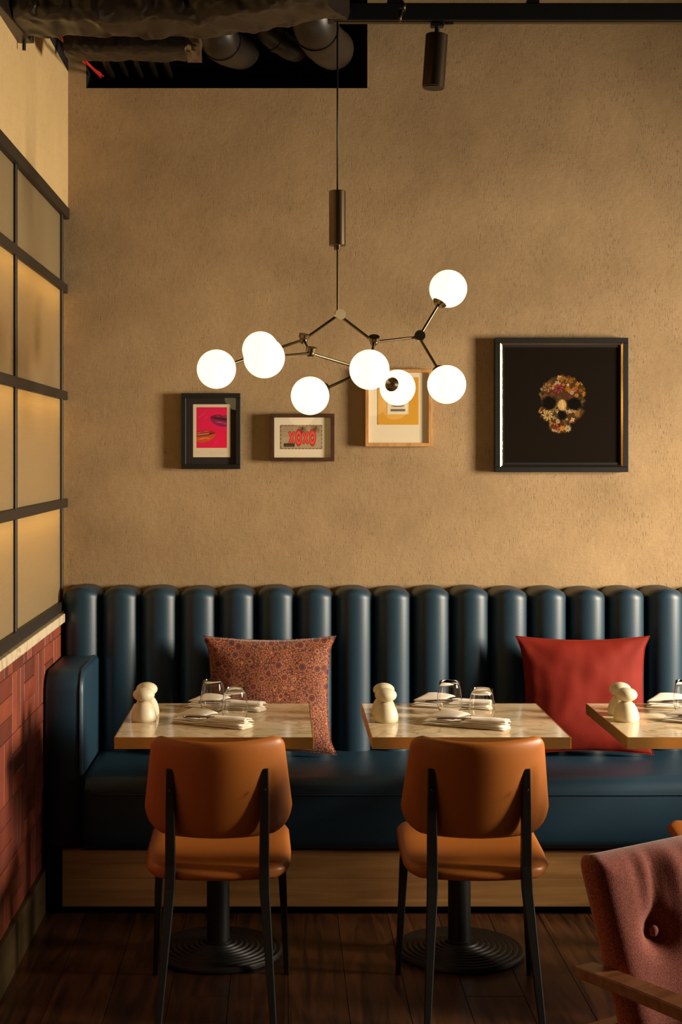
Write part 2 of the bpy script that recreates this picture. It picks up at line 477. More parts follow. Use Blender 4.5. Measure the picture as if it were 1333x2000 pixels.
# floor of dark oak planks running towards the wall
fl = tag(obj('floor', box(B(), (XL - 0.3, YF, -0.08), (XR, YB, -0.012)), M['black_paint']), 'dark stained oak plank floor', kind='structure')
pw = 0.175
plank_cache = {}
def plank_mesh(w, l):
    k = (round(w, 3), round(l, 3))
    if k not in plank_cache:
        b = box(B(), (0.0008, 0.0008, -0.012), (w - 0.0008, l - 0.0008, 0.0), 0.0012, 1)
        me = bpy.data.meshes.new('plank'); b.to_mesh(me); b.free(); me.materials.append(M['plank']); plank_cache[k] = me
    return plank_cache[k]
x = XL - 0.02; ci = 0
while x < XR - 0.05:
    y = 1.9 - [0.0, 1.15, 0.45, 1.6, 0.8][ci % 5]
    while y < YB - 0.01:
        l = min(2.0, YB - y)
        if l > 0.05:
            p = bpy.data.objects.new('plank', plank_mesh(pw, l)); COL.objects.link(p); p.parent = fl; p.location = (x, y, 0)
        y += 2.0
    x += pw; ci += 1

# back wall with the black service opening at the top left
OX0, OX1, OZ0 = -0.766, 0.337, 3.035
wb = B()
box(wb, (XL - 0.3, YB, 0), (XR, YB + 0.12, OZ0)); box(wb, (XL - 0.3, YB, OZ0), (OX0, YB + 0.12, ZC)); box(wb, (OX1, YB, OZ0), (XR, YB + 0.12, ZC))
wall_back = tag(obj('wall_back', wb, M['plaster']), 'beige trowelled plaster back wall', kind='structure')
b = B()
box(b, (OX0, YB + 0.5, OZ0 - .02), (OX1, YB + 0.52, ZC)); box(b, (OX0, YB + 0.006, OZ0 - 0.02), (OX1, YB + 0.5, OZ0 + 0.004))
box(b, (OX0 - .02, YB + 0.006, OZ0), (OX0 + 0.004, YB + 0.5, ZC)); box(b, (OX1 - 0.004, YB + 0.006, OZ0), (OX1 + .02, YB + 0.5, ZC))
obj('recess_lining', b, M['recess'], wall_back)
for i in range(7):
    obj('recess_slat', box(B(), (OX0 + 0.01, YB + 0.32 + 0.004 * i, OZ0 + 0.02 + 0.03 * i), (OX1 - 0.01, YB + 0.326 + 0.004 * i, OZ0 + 0.04 + 0.03 * i)), M['recess'], wall_back)
tag(obj('ceiling', box(B(), (XL - 0.3, YF, ZC), (XR, YB + 0.6, ZC + 0.08)), M['black_paint']), 'black painted ceiling slab', kind='structure')

# left wall: tiled dado, glazed partition, plaster band, black upper band
wl = tag(obj('wall_left', box(B(), (XL - 0.10, 2.6, 0), (XL - 0.006, YB, 0.965)), M['mortar']), 'left wall with terracotta basketweave tiles below a glazed screen', kind='structure')
obj('plaster_band', box(B(), (XL - 0.10, 2.6, 2.565), (XL, YB, 3.10)), M['plaster_side'], wl)
obj('dark_band', box(B(), (XL - 0.10, 2.6, 3.10), (XL, YB, ZC)), M['black_paint'], wl)
tag(obj('wall_left', box(B(), (XL - 0.3, YF, 0), (XL, 2.6, ZC)), M['plaster_side']), 'plain plaster stretch of the left wall beside the camera', kind='structure')
by, bz = 0.2055, 0.1915
def tile_mesh(key, dy, dz):
    b_ = box(B(), (-0.010, 0.0016, 0.0016), (0.0, dy - 0.0016, dz - 0.0016), 0.0014, 1)
    me = bpy.data.meshes.new('brick'); b_.to_mesh(me); b_.free(); me.materials.append(M['tile']); return me
tm = {'v': tile_mesh('v', by / 3, bz), 'h': tile_mesh('h', by, bz / 3), 'vs': tile_mesh('vs', by / 3, 0.045), 'hs': tile_mesh('hs', by, 0.045)}
y00, z00 = 4.5245 - 8 * by, 0.729 - 3 * bz
for iy in range(15):
    for iz in range(5):
        y0, z0 = y00 + iy * by, z00 + iz * bz
        if y0 + by > YB + 0.001 or y0 < 2.6: continue
        vert = (iy - 8 + iz - 3) % 2 == 0
        top = iz == 4
        cells = ([('vs' if top else 'v', k * by / 3, 0) for k in range(3)] if vert else
                 ([('hs', 0, 0)] if top else [('h', 0, k * bz / 3) for k in range(3)]))
        for k, dy, dz in cells:
            o = bpy.data.objects.new('brick', tm[k]); COL.objects.link(o); o.parent = wl
            o.location = (XL + random.uniform(-0.0012, 0.0012), y0 + dy, z0 + dz)
tag(obj('baseboard_left', box(B(), (XL - 0.01, 2.6, 0), (XL + 0.014, 5.12, 0.152), 0.003), M['baseboard']), 'olive brown baseboard under the tiles', kind='structure')
tag(obj('trim_1', box(B(), (XL - 0.09, 2.6, 0.967), (XL + 0.018, 5.50, 1.000), 0.003), M['stone']), 'pale marble sill on top of the tiled dado', kind='structure')

# glazed screen
w1 = thing('window_1', 'steel framed screen of reeded frosted panes lit from behind', None, (XL, 4.1, 1.0), kind='structure')
ZT = [1.003, 1.412, 1.83, 2.247, 2.560]
mull = [2.60, 3.60, 4.615, 5.585]
def sbox(name, lo, hi, mat, bev=0.002):
    return obj(name, box(B(), lo, hi, bev, 1), mat, w1)
for k, y in enumerate(mull): sbox('mullion', (XL - 0.024, y - 0.013, 1.003), (XL - 0.003, y + 0.013, 2.558), M['steel_frame'])
sbox('bottom_rail', (XL - 0.05, 2.6, 1.001), (XL + 0.002, 5.60, 1.040), M['steel_frame'])
sbox('top_rail', (XL - 0.05, 2.6, 2.520), (XL + 0.006, 5.698, 2.563), M['steel_frame'])
for z in ZT[1:4]: sbox('transom', (XL - 0.05, 2.6, z - 0.017), (XL + 0.000, 5.695, z + 0.017), M['steel_frame'])
sbox('corner_post', (XL - 0.05, 5.62, 2.265), (XL - 0.030, 5.698, 2.52), M['black_metal'])
for i in range(3):
    for j in range(4):
        y0, y1 = mull[i] + 0.0135, mull[i + 1] - 0.0135
        z0, z1 = ZT[j] + (0.038 if j == 0 else 0.018), ZT[j + 1] - (0.042 if j == 3 else 0.018)
        sbox('pane', (XL - 0.018, y0, z0), (XL - 0.012, y1, z1), M['pane'], 0.0)
for z in (ZT[1], ZT[2], ZT[3]):
    sbox('led_strip', (XL - 0.075, 2.7, z - 0.030), (XL - 0.060, 5.585, z - 0.022), M['led'], 0.0)
    sbox('led_channel', (XL - 0.085, 2.7, z - 0.021), (XL - 0.051, 5.60, z + 0.004), M['black_metal'], 0.0)
sbox('light_box_back', (XL - 0.24, 2.6, 0.98), (XL - 0.22, YB, 2.60), M['plaster_side'], 0.0)

# room beyond the frame: right wall with its window, wall behind the camera
b = B()
wy0, wy1, wz0, wz1 = WIN_Y - WIN_W / 2, WIN_Y + WIN_W / 2, WIN_Z - WIN_H / 2, WIN_Z + WIN_H / 2
box(b, (XR, YF, 0), (XR + 0.2, wy0, ZC)); box(b, (XR, wy1, 0), (XR + 0.2, YB + .12, ZC)); box(b, (XR, wy0, 0), (XR + 0.2, wy1, wz0)); box(b, (XR, wy0, wz1), (XR + 0.2, wy1, ZC))
tag(obj('wall_right', b, M['black_paint']), 'dark painted right wall around the window', kind='structure')
w2 = thing('window_2', 'tall window in the right wall letting in low daylight', None, (XR, WIN_Y, wz0), kind='structure')
b = B()
for (a0, a1, c0, c1) in ((wy0, wy0 + .04, wz0, wz1), (wy1 - .04, wy1, wz0, wz1), (wy0 + .04, wy1 - .04, wz0, wz0 + .04), (wy0 + .04, wy1 - .04, wz1 - .04, wz1)):
    box(b, (XR + .1, a0, c0), (XR + .15, a1, c1))
obj('window_frame', b, M['steel_frame'], w2)
obj('pane', box(B(), (XR + .12, wy0 + .04, wz0 + .04), (XR + .126, wy1 - .04, wz1 - .04)), M['glass'], w2)
tag(obj('wall_front', box(B(), (XL - .3, YF - .1, 0), (XR + .2, YF, ZC)), M['black_paint']), 'dark wall behind the camera', kind='structure')

# added low wall, unseen; blocks window light to dim floor, seat front and plinth
tag(obj('added_shade_wall', box(B(), (2.46, 3.9, 0), (2.54, YB, 0.82), .004), M['black_paint']), 'added unseen low dark wall shading the lower right of the room', kind='structure')

# ------------------------------------------------------------------ banquette
bq = thing('banquette', 'long blue leather banquette with fluted back on an oak plinth', 'banquette', (0.7, 5.3, 0))
CH = 0.1482; X0 = XL + 0.002; NCH = 21
XE = X0 + NCH * CH
def channel_bm(x0, x1, ztop, zbot):
    bm = B(); cx, hw = (x0 + x1) / 2, (x1 - x0) / 2 - 0.0008
    dep, back, yv = 0.072, 0.115, 5.572
    rows = [(zbot, 0.0)] + [(zbot + (ztop - 0.04 - zbot) * t, 0.0) for t in (0.33, 0.66, 1.0)]
    r = 0.05
    for i in range(1, 9):
        ph = PI / 2 * i / 8
        rows.append((ztop - .04 + .04 * math.sin(ph), r * (1 - math.cos(ph))))
    rings = []
    for z, sh in rows:
        ring = []
        n = 18
        for k in range(n + 1):
            th = PI * k / n
            cs, sn = math.cos(th), math.sin(th)
            w_ = hw * (1 - 0.90 * sh / 0.05); d_ = dep - sh * 0.6
            x_ = math.copysign(abs(cs) ** 0.97, cs) * w_
            y_ = -(abs(sn) ** 0.97) * d_
            ring.append(bm.verts.new((cx + x_, yv + y_, z)))
        ring.append(bm.verts.new((cx - hw * (1 - 0.9 * sh / .05), yv + back, z))); ring.append(bm.verts.new((cx + hw * (1 - 0.9 * sh / .05), yv + back, z)))
        rings.append(ring)
    for a, c in zip(rings, rings[1:]):
        m = len(a)
        for k in range(m):
            bm.faces.new((a[k], a[(k + 1) % m], c[(k + 1) % m], c[k]))
    bm.faces.new(rings[-1]); bm.faces.new(rings[0][::-1])
    return bm
for i in range(NCH):
    zt = 1.094 + [0.002, -0.001, 0.0, -0.002, 0.001][i % 5] - 0.0003 * i
    obj('back_channel', channel_bm(X0 + i * CH, X0 + (i + 1) * CH, zt, 0.44), M['leather'], bq, smooth=50)

# seat: rounded cushion with a long seam near the front edge
def seat_profile():
    pts = [(5.55, 0.478), (5.30, 0.481), (5.14, 0.481)]
    for i in range(9):
        ph = PI / 2 * i / 8
        pts.append((5.085 - 0.055 * math.sin(ph), 0.424 + 0.055 * math.cos(ph)))
    pts += [(5.027, 0.38), (5.026, 0.32), (5.029, 0.27), (5.036, 0.242), (5.05, 0.233), (5.55, 0.233)]
    return pts
bm = B(); prof = seat_profile(); sx0, sx1 = -0.692, XE
xs = [sx0 + 0.0] + [sx0 + 0.012] + [sx0 + 0.04 + (sx1 - sx0 - 0.08) * i / 60 for i in range(61)] + [sx1 - 0.012, sx1]
rings = []
for i, x in enumerate(xs):
    e = 0.012 if i in (0, len(xs) - 1) else 0.0
    ring = []
    for (y, z) in prof:
        n = mnoise.noise(Vector((x * 3.2, y * 5, z * 4))) * 0.006
        yy = y + (e if y < 5.2 else 0) + (n if y < 5.12 else 0); zz = z - (e if z > 0.4 else 0) + (n if z > 0.4 else 0)
        ring.append(bm.verts.new((x, yy, zz)))
    rings.append(ring)
for a, c in zip(rings, rings[1:]):
    m = len(a)
    for k in range(m): bm.faces.new((a[k], a[(k + 1) % m], c[(k + 1) % m], c[k]))
bm.faces.new(rings[0]); bm.faces.new(rings[-1][::-1])
seat = obj('seat', bm, M['leather'], bq, smooth=50)
obj('piping', tube(B(), [(x, 5.0285 + mnoise.noise(Vector((x * 3.2, 5.03 * 5, .42 * 4))) * 0.006, 0.424) for x in xs[2:-2]], 0.0028, 6), M['leather'], seat, smooth=True)

# arm at the tiled wall
def arm_bm(x0, x1):
    bm = B(); rings = []
    prof = []
    y0, y1, zb, zt, r = 5.105, 5.60, 0.225, 0.838, 0.075
    prof += [(y1, zb), (y1, zt)]
    for i in range(9):
        ph = PI / 2 * i / 8
        prof.append((y0 + r - r * math.sin(ph), zt - r + r * math.cos(ph)))
    prof += [(y0 - 0.004, 0.55), (y0, zb)]
    e = 0.014
    for (x, s) in ((x0, 1), (x0 + e * .3, .3), (x0 + e, 0), ((x0 + x1) / 2, -.25), (x1 - e, 0), (x1 - e * .3, .3), (x1, 1)):
        ring = []
        for (y, z) in prof:
            ring.append(bm.verts.new((x, y + (e * s if y < 5.3 else 0), z - (e * s if z > 0.4 else 0))))
        rings.append(ring)
    for a, c in zip(rings, rings[1:]):
        m = len(a)
        for k in range(m): bm.faces.new((a[k], a[(k + 1) % m], c[(k + 1) % m], c[k]))
    bm.faces.new(rings[0]); bm.faces.new(rings[-1][::-1])
    return bm
arm = obj('arm', arm_bm(XL + 0.003, -0.694), M['leather'], bq, smooth=45)
pts = [(-0.7075, 5.59, 0.8395)]
for i in range(9):
    ph = PI / 2 * i / 8
    pts.append((-0.7075, 5.105 + 0.075 - 0.076 * math.sin(ph), 0.763 + 0.076 * math.cos(ph)))
pts += [(-0.7075, 5.100, 0.55), (-0.7075, 5.104, 0.24)]
obj('piping', tube(B(), pts, 0.0026, 6), M['leather'], arm, smooth=True)
for z0, z1 in ((0.030, 0.1275), (0.1282, 0.226)):
    obj('plinth_board', box(B(), (-0.762, 5.055, z0), (XE, 5.085, z1), 0.0012, 1), M['oak'], bq)
obj('toe_kick', box(B(), (-0.75, 5.10, 0.0), (XE, 5.55, 0.229)), M['black_paint'], bq)
obj('arm_base', box(B(), (XL + 0.02, 5.125, 0.0), (-0.70, 5.58, 0.224)), M['black_paint'], bq)
obj('back_panel', box(B(), (X0 + 0.01, 5.58, 0.02), (XE - 0.01, 5.684, 0.44)), M['black_paint'], bq)

# ------------------------------------------------------------------ cafe tables
def make_table():
    t = thing('cafe_table', 'x', 'table')
    W = 0.300
    obj('table_top', box(B(), (-W + .002, -W + .002, 0.735), (W - .002, W - .002, 0.749), 0.0015, 1), M['marble'], t)
    b_ = B(); z0, z1 = 0.714, 0.7494
    for lo_, hi_ in (((-W, -W, z0), (W, -W + .002, z1)), ((-W, W - .002, z0), (W, W, z1)), ((-W, -W + .002, z0), (-W + .002, W - .002, z1)), ((W - .002, -W + .002, z0), (W, W - .002, z1))):
        box(b_, lo_, hi_, .0007, 2)
    obj('brass_edge', b_, M['brass'], t)
    obj('underframe', box(B(), (-W + .004, -W + .004, 0.715), (W - .004, W - .004, 0.7345)), M['black_metal'], t)
    obj('top_plate', box(B(), (-.15, -.15, 0.704), (.15, .15, 0.7145), 0.003), M['black_metal'], t)
    obj('column', lathe(B(), [(0, 0.02), (0.0365, 0.02), (0.0365, 0.704), (0, 0.704)], n=40), M['black_metal'], t, smooth=40)
    prof = [(0, 0.0), (0.205, 0.0), (0.208, 0.006), (0.207, 0.012)]
    r0, r1 = 0.205, 0.045
    nr = 9
    for i in range(nr):
        ra = r0 + (r1 - r0) * i / nr; rb = r0 + (r1 - r0) * (i + 1) / nr
        z = 0.014 + 0.022 * (i / nr)
        prof += [(ra, z), (ra - 0.003, z + 0.005), (ra - 0.007, z + 0.006), (rb + 0.004, z + 0.0035), (rb, z + 0.0025)]
    prof += [(0.045, 0.044), (0.0, 0.046)]
    obj('ridged_base', lathe(B(), prof, n=64), M['black_metal'], t, smooth=35)
    return t
tables = [(-0.2035, 4.68), (0.5725, 4.68), (1.342, 4.68)]
tlab = ['marble topped brass edged cafe table nearest the tiled wall', 'marble topped brass edged cafe table in the middle, between the two orange chairs and red cushion',
        'marble topped brass edged cafe table cut off at the right edge of the picture']
tlab[1] = 'middle one of the three marble topped brass edged cafe tables'
t0 = make_table()
for i, (x, y) in enumerate(tables):
    t = t0 if i == 0 else dup(t0)
    t.location = (x, y, 0); t['label'] = tlab[i]; t['group'] = 'cafe tables along the banquette'

# ------------------------------------------------------------------ chairs
def make_chair():
    c = thing('dining_chair', 'x', 'chair')
    # backrest: wraps round the sitter, wider below the middle
    H = 0.143
    def hwf(v):
        tt = (v + 1) / 2                       # 0 bottom .. 1 top
        w = 0.214 - 0.026 * max(0, tt - 0.27) / 0.73 - 0.040 * (max(0, 0.30 - tt) / 0.30) ** 2.0
        r = 0.030 if v > 0 else 0.040
        d = abs(v * H) - (H - r)
        return w if d <= 0 else w - r + math.sqrt(max(r * r - d * d, 0.0))
    def outline(u, v): return (u * hwf(v), v * H + 0.008 * u * u * max(0, v))
    def back_y(x): return 0.095 * (abs(x) / 0.21) ** 2.0
    def thick(u, v):
        e = max(abs(u), abs(v)); k = (1 - e ** 7) ** 0.5
        a, _ = outline(u, v)
        dent = 0.0
        if v < 0.45:
            dent = 0.007 * math.exp(-((abs(a) - 0.135) / 0.016) ** 2) * min(1, (0.45 - v) * 5)
        return (0.020 * k, 0.020 * k - dent * k)
    def place(a, bz_, t_):
        z = 0.652 + bz_
        y = -0.165 - 0.030 * (bz_ / H) + back_y(a)
        ang = math.atan2(2 * 0.095 * abs(a) / 0.21 ** 2, 1.0) * (1 if a >= 0 else -1)
        # thickness along the local normal (front = towards the sitter, +y)
        return Vector((a - math.sin(ang) * t_, y + math.cos(ang) * t_, z + 0.11 * t_))
    obj('backrest', pad(B(), 34, 26, outline, thick, place), M['tan'], c, smooth=True)
    # seat
    HS = 0.205
    def sbase(v): return 0.215 - 0.004 * (v + 1) - 0.012 * max(0, -v - 0.2)
    sh = round_rows(sbase, HS, 0.07)
    def s_out(u, v): return (u * sh(v), v * HS - 0.028 * (1 - u * u) * max(0, -v))
    def s_th(u, v):
        e = max(abs(u), abs(v)); k = (1 - e ** 6) ** 0.5
        return (0.022 * k - 0.008 * (1 - u * u) * (1 - v * v), 0.026 * k)
    def s_pl(a, b_, t_): return Vector((a, 0.055 + b_, 0.433 + 0.02 * (b_ / HS) + 0.02 * max(0, abs(a) - .12) * 1.5 + t_))
    obj('seat', pad(B(), 30, 30, s_out, s_th, s_pl), M['tan'], c, smooth=True)
    for s in (-1, 1):
        bl = bar(B(), [(s * .1345, -0.154, .714), (s * .1335, -0.152, .60), (s * .1325, -0.158, .44), (s * .1335, -0.170, .375), (s * .160, -0.292, 0.003)],
                 [(.020, .022), (.026, .028), (.029, .032), (.029, .034), (.017, .020)])
        lg = obj('leg', bl, M['black_metal'], c)
        obj('foot_cap', box(B(), (s * .160 - .009, -.302, 0), (s * .160 + .009, -.282, .006), .001, 1), M['black_metal'], lg)
        obj('bolt', rod(B(), (s * .1338, -.1735, .655), (s * .1338, -.1775, .655), .005, .004, 10), M['bronze'], lg)
    for s in (-1, 1):
        bl = bar(B(), [(s * .180, 0.175, .418), (s * .186, 0.182, .36), (s * .202, 0.212, 0.003)], [(.026, .030), (.026, .030), (.015, .018)])
        lg = obj('leg', bl, M['black_metal'], c)
        obj('foot_cap', box(B(), (s * .202 - .008, .203, 0), (s * .202 + .008, .221, .006), .001, 1), M['black_metal'], lg)
    obj('seat_frame', box(B(), (-.13, -.06, .400), (.13, .16, .414), .004), M['black_metal'], c)
    return c
ch0 = make_chair()
chairs = [(-0.183, 4.27, 0.012, 'tan leather chair with black legs at the table nearest the tiled wall'),
          (0.560, 4.27, -0.006, 'tan leather chair with black legs in front of the middle marble table'),
          (1.392, 4.27, 0.0, 'tan leather chair mostly beyond the right edge, seat corner above the rose armchair')]
for i, (x, y, a, l) in enumerate(chairs):
    c = ch0 if i == 0 else dup(ch0)
    c.location = (x, y, 0); c.rotation_euler = (0, 0, a); c['label'] = l; c['group'] = 'tan dining chairs'

# ------------------------------------------------------------------ cushions
def cushion(name, mat, label, loc, w, h, T, lean, seed, tilt=0.0):
    c = thing(name, label, 'cushion', loc)
    def outline(u, v):
        a = u * w / 2 * (1 - 0.085 * (1 - v * v) ** 1.0) ; b_ = v * h / 2 * (1 - 0.075 * (1 - u * u))
        a += 0.014 * math.copysign(max(0, abs(v) - .8) / .2, u) * max(0, abs(u) - .5) * 2
        return a, b_
    def thick(u, v):
        k = max(0, (1 - abs(u) ** 2.4)) ** 0.62 * max(0, (1 - abs(v) ** 2.4)) ** 0.62
        wr = mnoise.noise(Vector((u * 2.2 + seed, v * 2.2, seed))) * 0.007 + mnoise.noise(Vector((u * 6 + seed, v * 3.0, seed + 4))) * 0.002
        cor = 0.005 * math.sin(11 * (abs(u) - abs(v)) + seed) * (abs(u * v)) ** 1.5
        t_ = T * k + (wr + cor) * min(1, 3 * k)
        return (max(t_, 0.002), max(T * 0.8 * k, 0.002))
    L = math.radians(lean)
    def place(a, b_, t_):
        # stands on its lower edge, leaning back by 'lean'
        x_ = a * math.cos(tilt) - b_ * math.sin(tilt); z_ = a * math.sin(tilt) + b_ * math.cos(tilt)
        z_ += h / 2
        return Vector((loc[0] + x_, loc[1] + math.sin(L) * z_ - math.cos(L) * t_, loc[2] + math.cos(L) * z_ + math.sin(L) * t_))
    cv = obj('cover', pad(B(), 44, 44, outline, thick, place), mat, c, smooth=True)
    seam = []
    for k in range(4):
        for i in range(24):
            q = 2 * i / 24 - 1
            u, v = ((q, -1), (1, q), (-q, 1), (-1, -q))[k]
            a, b_ = outline(u, v); seam.append(place(a, b_, 0))
    seam.append(seam[0])
    obj('seam', tube(B(), seam, 0.0022, 6, caps=False), mat, cv, smooth=True)
    return c
cushion('cushion', M['floral'], 'rust floral patterned cushion leaning on the banquette behind the first table', (-0.045, 5.375, 0.492), 0.470, 0.435, 0.062, 8, 1.3)
cushion('cushion', M['velvet'], 'plain red velvet cushion leaning on the banquette between two tables', (1.125, 5.375, 0.492), 0.475, 0.435, 0.062, 8, 5.1)

# ------------------------------------------------------------------ tableware
ZTAB = 0.7492
def make_shaker():
    s = thing('shaker', 'x', 'shaker')
    k = 0.98
    body = [(0, 0), (0.0375, 0), (0.0400, 0.003), (0.0405, 0.012), (0.0385, 0.026), (0.0335, 0.041), (0.0260, 0.054), (0.0175, 0.061), (0.0, 0.0625)]
    obj('body', lathe(B(), body, n=36), M['ceramic'], s, smooth=40)
    hd = []
    for i in range(17):
        ph = -PI / 2 + PI * i / 16
        hd.append((0.0350 * math.cos(ph), 0.0835 + 0.0225 * math.sin(ph)))
    hd[0] = (0, hd[0][1]); hd[-1] = (0, hd[-1][1])
    obj('head', lathe(B(), hd, n=36), M['ceramic'], s, smooth=True)
    return s
sh0 = make_shaker()
shk = [((281, 4.655), 'round headed cream shaker on the first table, nearer of its pair'), ((287, 4.765), 'round headed cream shaker on the first table, partly hidden behind its twin'),
       ((754, 4.645), 'round headed cream shaker on the middle table, nearer of its pair'), ((750, 4.750), 'round headed cream shaker on the middle table, partly hidden behind its twin'),
       ((1224, 4.655), 'round headed cream shaker on the right table, nearer of its pair'), ((1212, 4.765), 'round headed cream shaker on the right table, partly hidden behind its twin')]
for i, ((px, d), l) in enumerate(shk):
    s = sh0 if i == 0 else dup(sh0)
    s.location = ((px - CX) * d / F_PX, d, ZTAB); s['label'] = l; s['group'] = 'salt and pepper shakers'

def make_glass():
    bm = B()
    out = [(0.0, 0.0), (0.024, 0.0), (0.030, 0.003), (0.0375, 0.014), (0.0415, 0.030), (0.0420, 0.040), (0.0400, 0.062), (0.0365, 0.086), (0.0338, 0.1045)]
    inn = [(0.0333, 0.1050), (0.0329, 0.1045), (0.0356, 0.086), (0.0391, 0.062), (0.0411, 0.040), (0.0406, 0.031), (0.0366, 0.0165), (0.029, 0.006), (0.0, 0.004)]
    lathe(bm, out + inn, n=40)
    return bm
g_me = None
gl = [((416, 4.812), 'stemless glass on the first table, farther of the two'), ((459, 4.650), 'stemless glass on the first table, nearer of the two'),
      ((879, 4.790), 'stemless glass on the middle table, farther of the two'), ((942, 4.640), 'stemless glass on the middle table, nearer of the two'),
      ((1341, 4.80), 'stemless glass on the right table, cut by the picture edge')]
g0 = obj('drinking_glass', make_glass(), M['glass'], smooth=True)
for i, ((px, d), l) in enumerate(gl):
    g = g0 if i == 0 else dup(g0)
    g.location = ((px - CX) * d / F_PX, d, ZTAB + 0.0002)
    tag(g, l, 'glass', 'stemless drinking glasses')

def make_napkin(seed):
    n = thing('napkin', 'x', 'napkin')
    def nz(x, y, k): return mnoise.noise(Vector((x * 22 + seed, y * 30, k + seed)))
    def sheet(nm, cx, L, Wd, z0, th, yaw, k, slope=0.0, bow=0.0):
        cs, sn = math.cos(yaw), math.sin(yaw)
        def o(u, v): return (u * L + 0.003 * math.sin(v * 4 + k), v * Wd * (1 + 0.05 * math.sin(u * 4 + k + seed)))
        def t(u, v):
            q = (1 - max(abs(u), abs(v)) ** 16) ** 0.5
            return (th * q, 0.0012 * q)
        def pl_(a, b_, t_):
            z = z0 + slope * (a / L) + bow * (1 - (b_ / Wd) ** 2) + 0.0014 * nz(a, b_ * .6, k) + t_
            return Vector((cx + a * cs - b_ * sn, a * sn + b_ * cs, z))
        return obj(nm, pad(B(), 34, 14, o, t, pl_), M['linen'], n, smooth=50)
    # layers of folded linen lying flat, then the cuff rolled round the cutlery
    sheet('linen_fold', 0.000, 0.128, 0.031, 0.0022, 0.0020, 0.00, 1)
    sheet('linen_fold', 0.004, 0.122, 0.0295, 0.0058, 0.0020, 0.03, 2)
    sheet('linen_fold', -0.004, 0.120, 0.0275, 0.0094, 0.0020, -0.03, 3)
    sheet('rolled_cuff', 0.056, 0.070, 0.0270, 0.0132, 0.0022, 0.02, 4, 0.0012, 0.004)
    sheet('rolled_cuff', 0.060, 0.064, 0.0250, 0.0172, 0.0022, -0.02, 5, 0.0012, 0.005)
    # the raised flap at the open end
    def o3(u, v): return (-0.062 + u * 0.046 + 0.02 * v, 0.010 + v * 0.019)
    def t3(u, v):
        k = (1 - max(abs(u), abs(v)) ** 8) ** 0.5
        return (0.003 * k, 0.002 * k)
    obj('open_flap', pad(B(), 24, 12, o3, t3, lambda a, b_, t_: Vector((a, b_, 0.0145 + 0.017 * max(0, (b_ + .009) / .038) ** 0.8 * (1 - ((a + .058) / .075) ** 2 * .6) + t_))), M['linen'], n, smooth=True)
    obj('fork', bar(B(), [(-0.078, -.007, .0165), (-.03, -.006, .0195), (0.02, -.005, .0215)], [(.016, .0025), (.010, .003), (.008, .003)], up=Vector((0, 0, 1))), M['silver'], n)
    obj('knife', bar(B(), [(-0.086, -.017, .0155), (-.03, -.014, .0190), (0.02, -.012, .0210)], [(.010, .002), (.011, .003), (.009, .003)], up=Vector((0, 0, 1))), M['silver'], n)
    return n
nap0 = make_napkin(2.0); nap1 = make_napkin(7.3)
naps = [(nap0, at(414, 1417, 4.585), -28, 'white rolled napkin with cutlery at the front of the first table'),
        (nap1, at(442, 1384, 4.875), -20, 'white rolled napkin with cutlery behind the glasses on the first table'),
        (nap0, at(912, 1420, 4.560), -24, 'white rolled napkin with cutlery at the front of the middle table'),
        (nap1, at(886, 1377, 4.900), -16, 'white rolled napkin with cutlery behind the glasses on the middle table'),
        (nap0, at(1384, 1415, 4.610), -24, 'white rolled napkin at the front of the right table, its tip in view'),
        (nap1, at(1345, 1376, 4.900), -10, 'white rolled napkin behind the glass on the right table')]
used = set()
for p, c, a, l in naps:
    n = p if p.name not in used else dup(p)
    used.add(p.name)
    n.scale = (1.06, 1.12, 1.3); n.location = (c.x, c.y, ZTAB); n.rotation_euler = (0, 0, math.radians(a)); n['label'] = l; n['group'] = 'rolled napkins'

# ------------------------------------------------------------------ globe chandelier
PD = 4.68
pend = thing('globe_chandelier', 'branching black chandelier with eight lit opal globes hanging from the track', 'chandelier', at(662, 615, PD))
J = {'0': at(662, 615, 4.68), '1': at(593, 664, 4.66), '2': at(607, 690, 4.56), '3': at(731, 668, 4.62), '4': at(819, 658, 4.70), '5': at(716, 723, 4.72), '6': at(512, 690, 4.70)}
G = {'A': (at(423, 721, 4.56), '6'), 'B': (at(509, 683, 4.90), '6'), 'C': (at(516.5, 698.5, 4.33), '2'), 'D': (at(606, 773, 4.66), '5'), 'E': (at(722, 722, 4.45), '3'),
     'F': (at(777, 757, 4.98), '5'), 'G': (at(873, 751, 4.62), '4'), 'H': (at(876, 564, 4.74), '4')}
GR = 0.0612
def tube_rod(a, b_, nm='arm'):
    return obj(nm, rod(B(), a, b_, 0.0046, n=12), M['bronze'], pend, smooth=40)
for a, b_ in (('0', '1'), ('0', '3'), ('1', '2'), ('1', '6'), ('2', '5'), ('3', '4')): tube_rod(J[a], J[b_])
for k, p in J.items():
    hub = obj('joint', sphere(B(), p, 0.0135, 20, 12), M['bronze'], pend, smooth=True)
    dirv = {'0': (0.32, -1, 0.02), '1': (0.2, -.3, 1), '2': (.1, -.3, 1), '3': (0, -.5, .8), '4': (.1, -1, .2), '5': (0, -1, 0), '6': (0, -1, 0)}[k]
    dv = Vector(dirv).normalized()
    obj('joint_cap', rod(B(), p + dv * 0.007, p + dv * 0.019, 0.0175, n=20), M['satin'] if k == '0' else M['bronze'], hub, smooth=40)
for k, (c, j) in G.items():
    dv = (c - J[j]).normalized()
    ar = tube_rod(J[j], c - dv * (GR - 0.008))
    obj('socket_cup', rod(B(), c - dv * (GR + 0.006), c - dv * (GR - 0.012), 0.016, 0.030, 20), M['bronze'], ar, smooth=40)
    obj('globe', sphere(B(), c, GR, 40, 24), M['globe'], pend, smooth=True)
ct, cb = at(659.5, 373, PD), at(659.5, 480, PD)
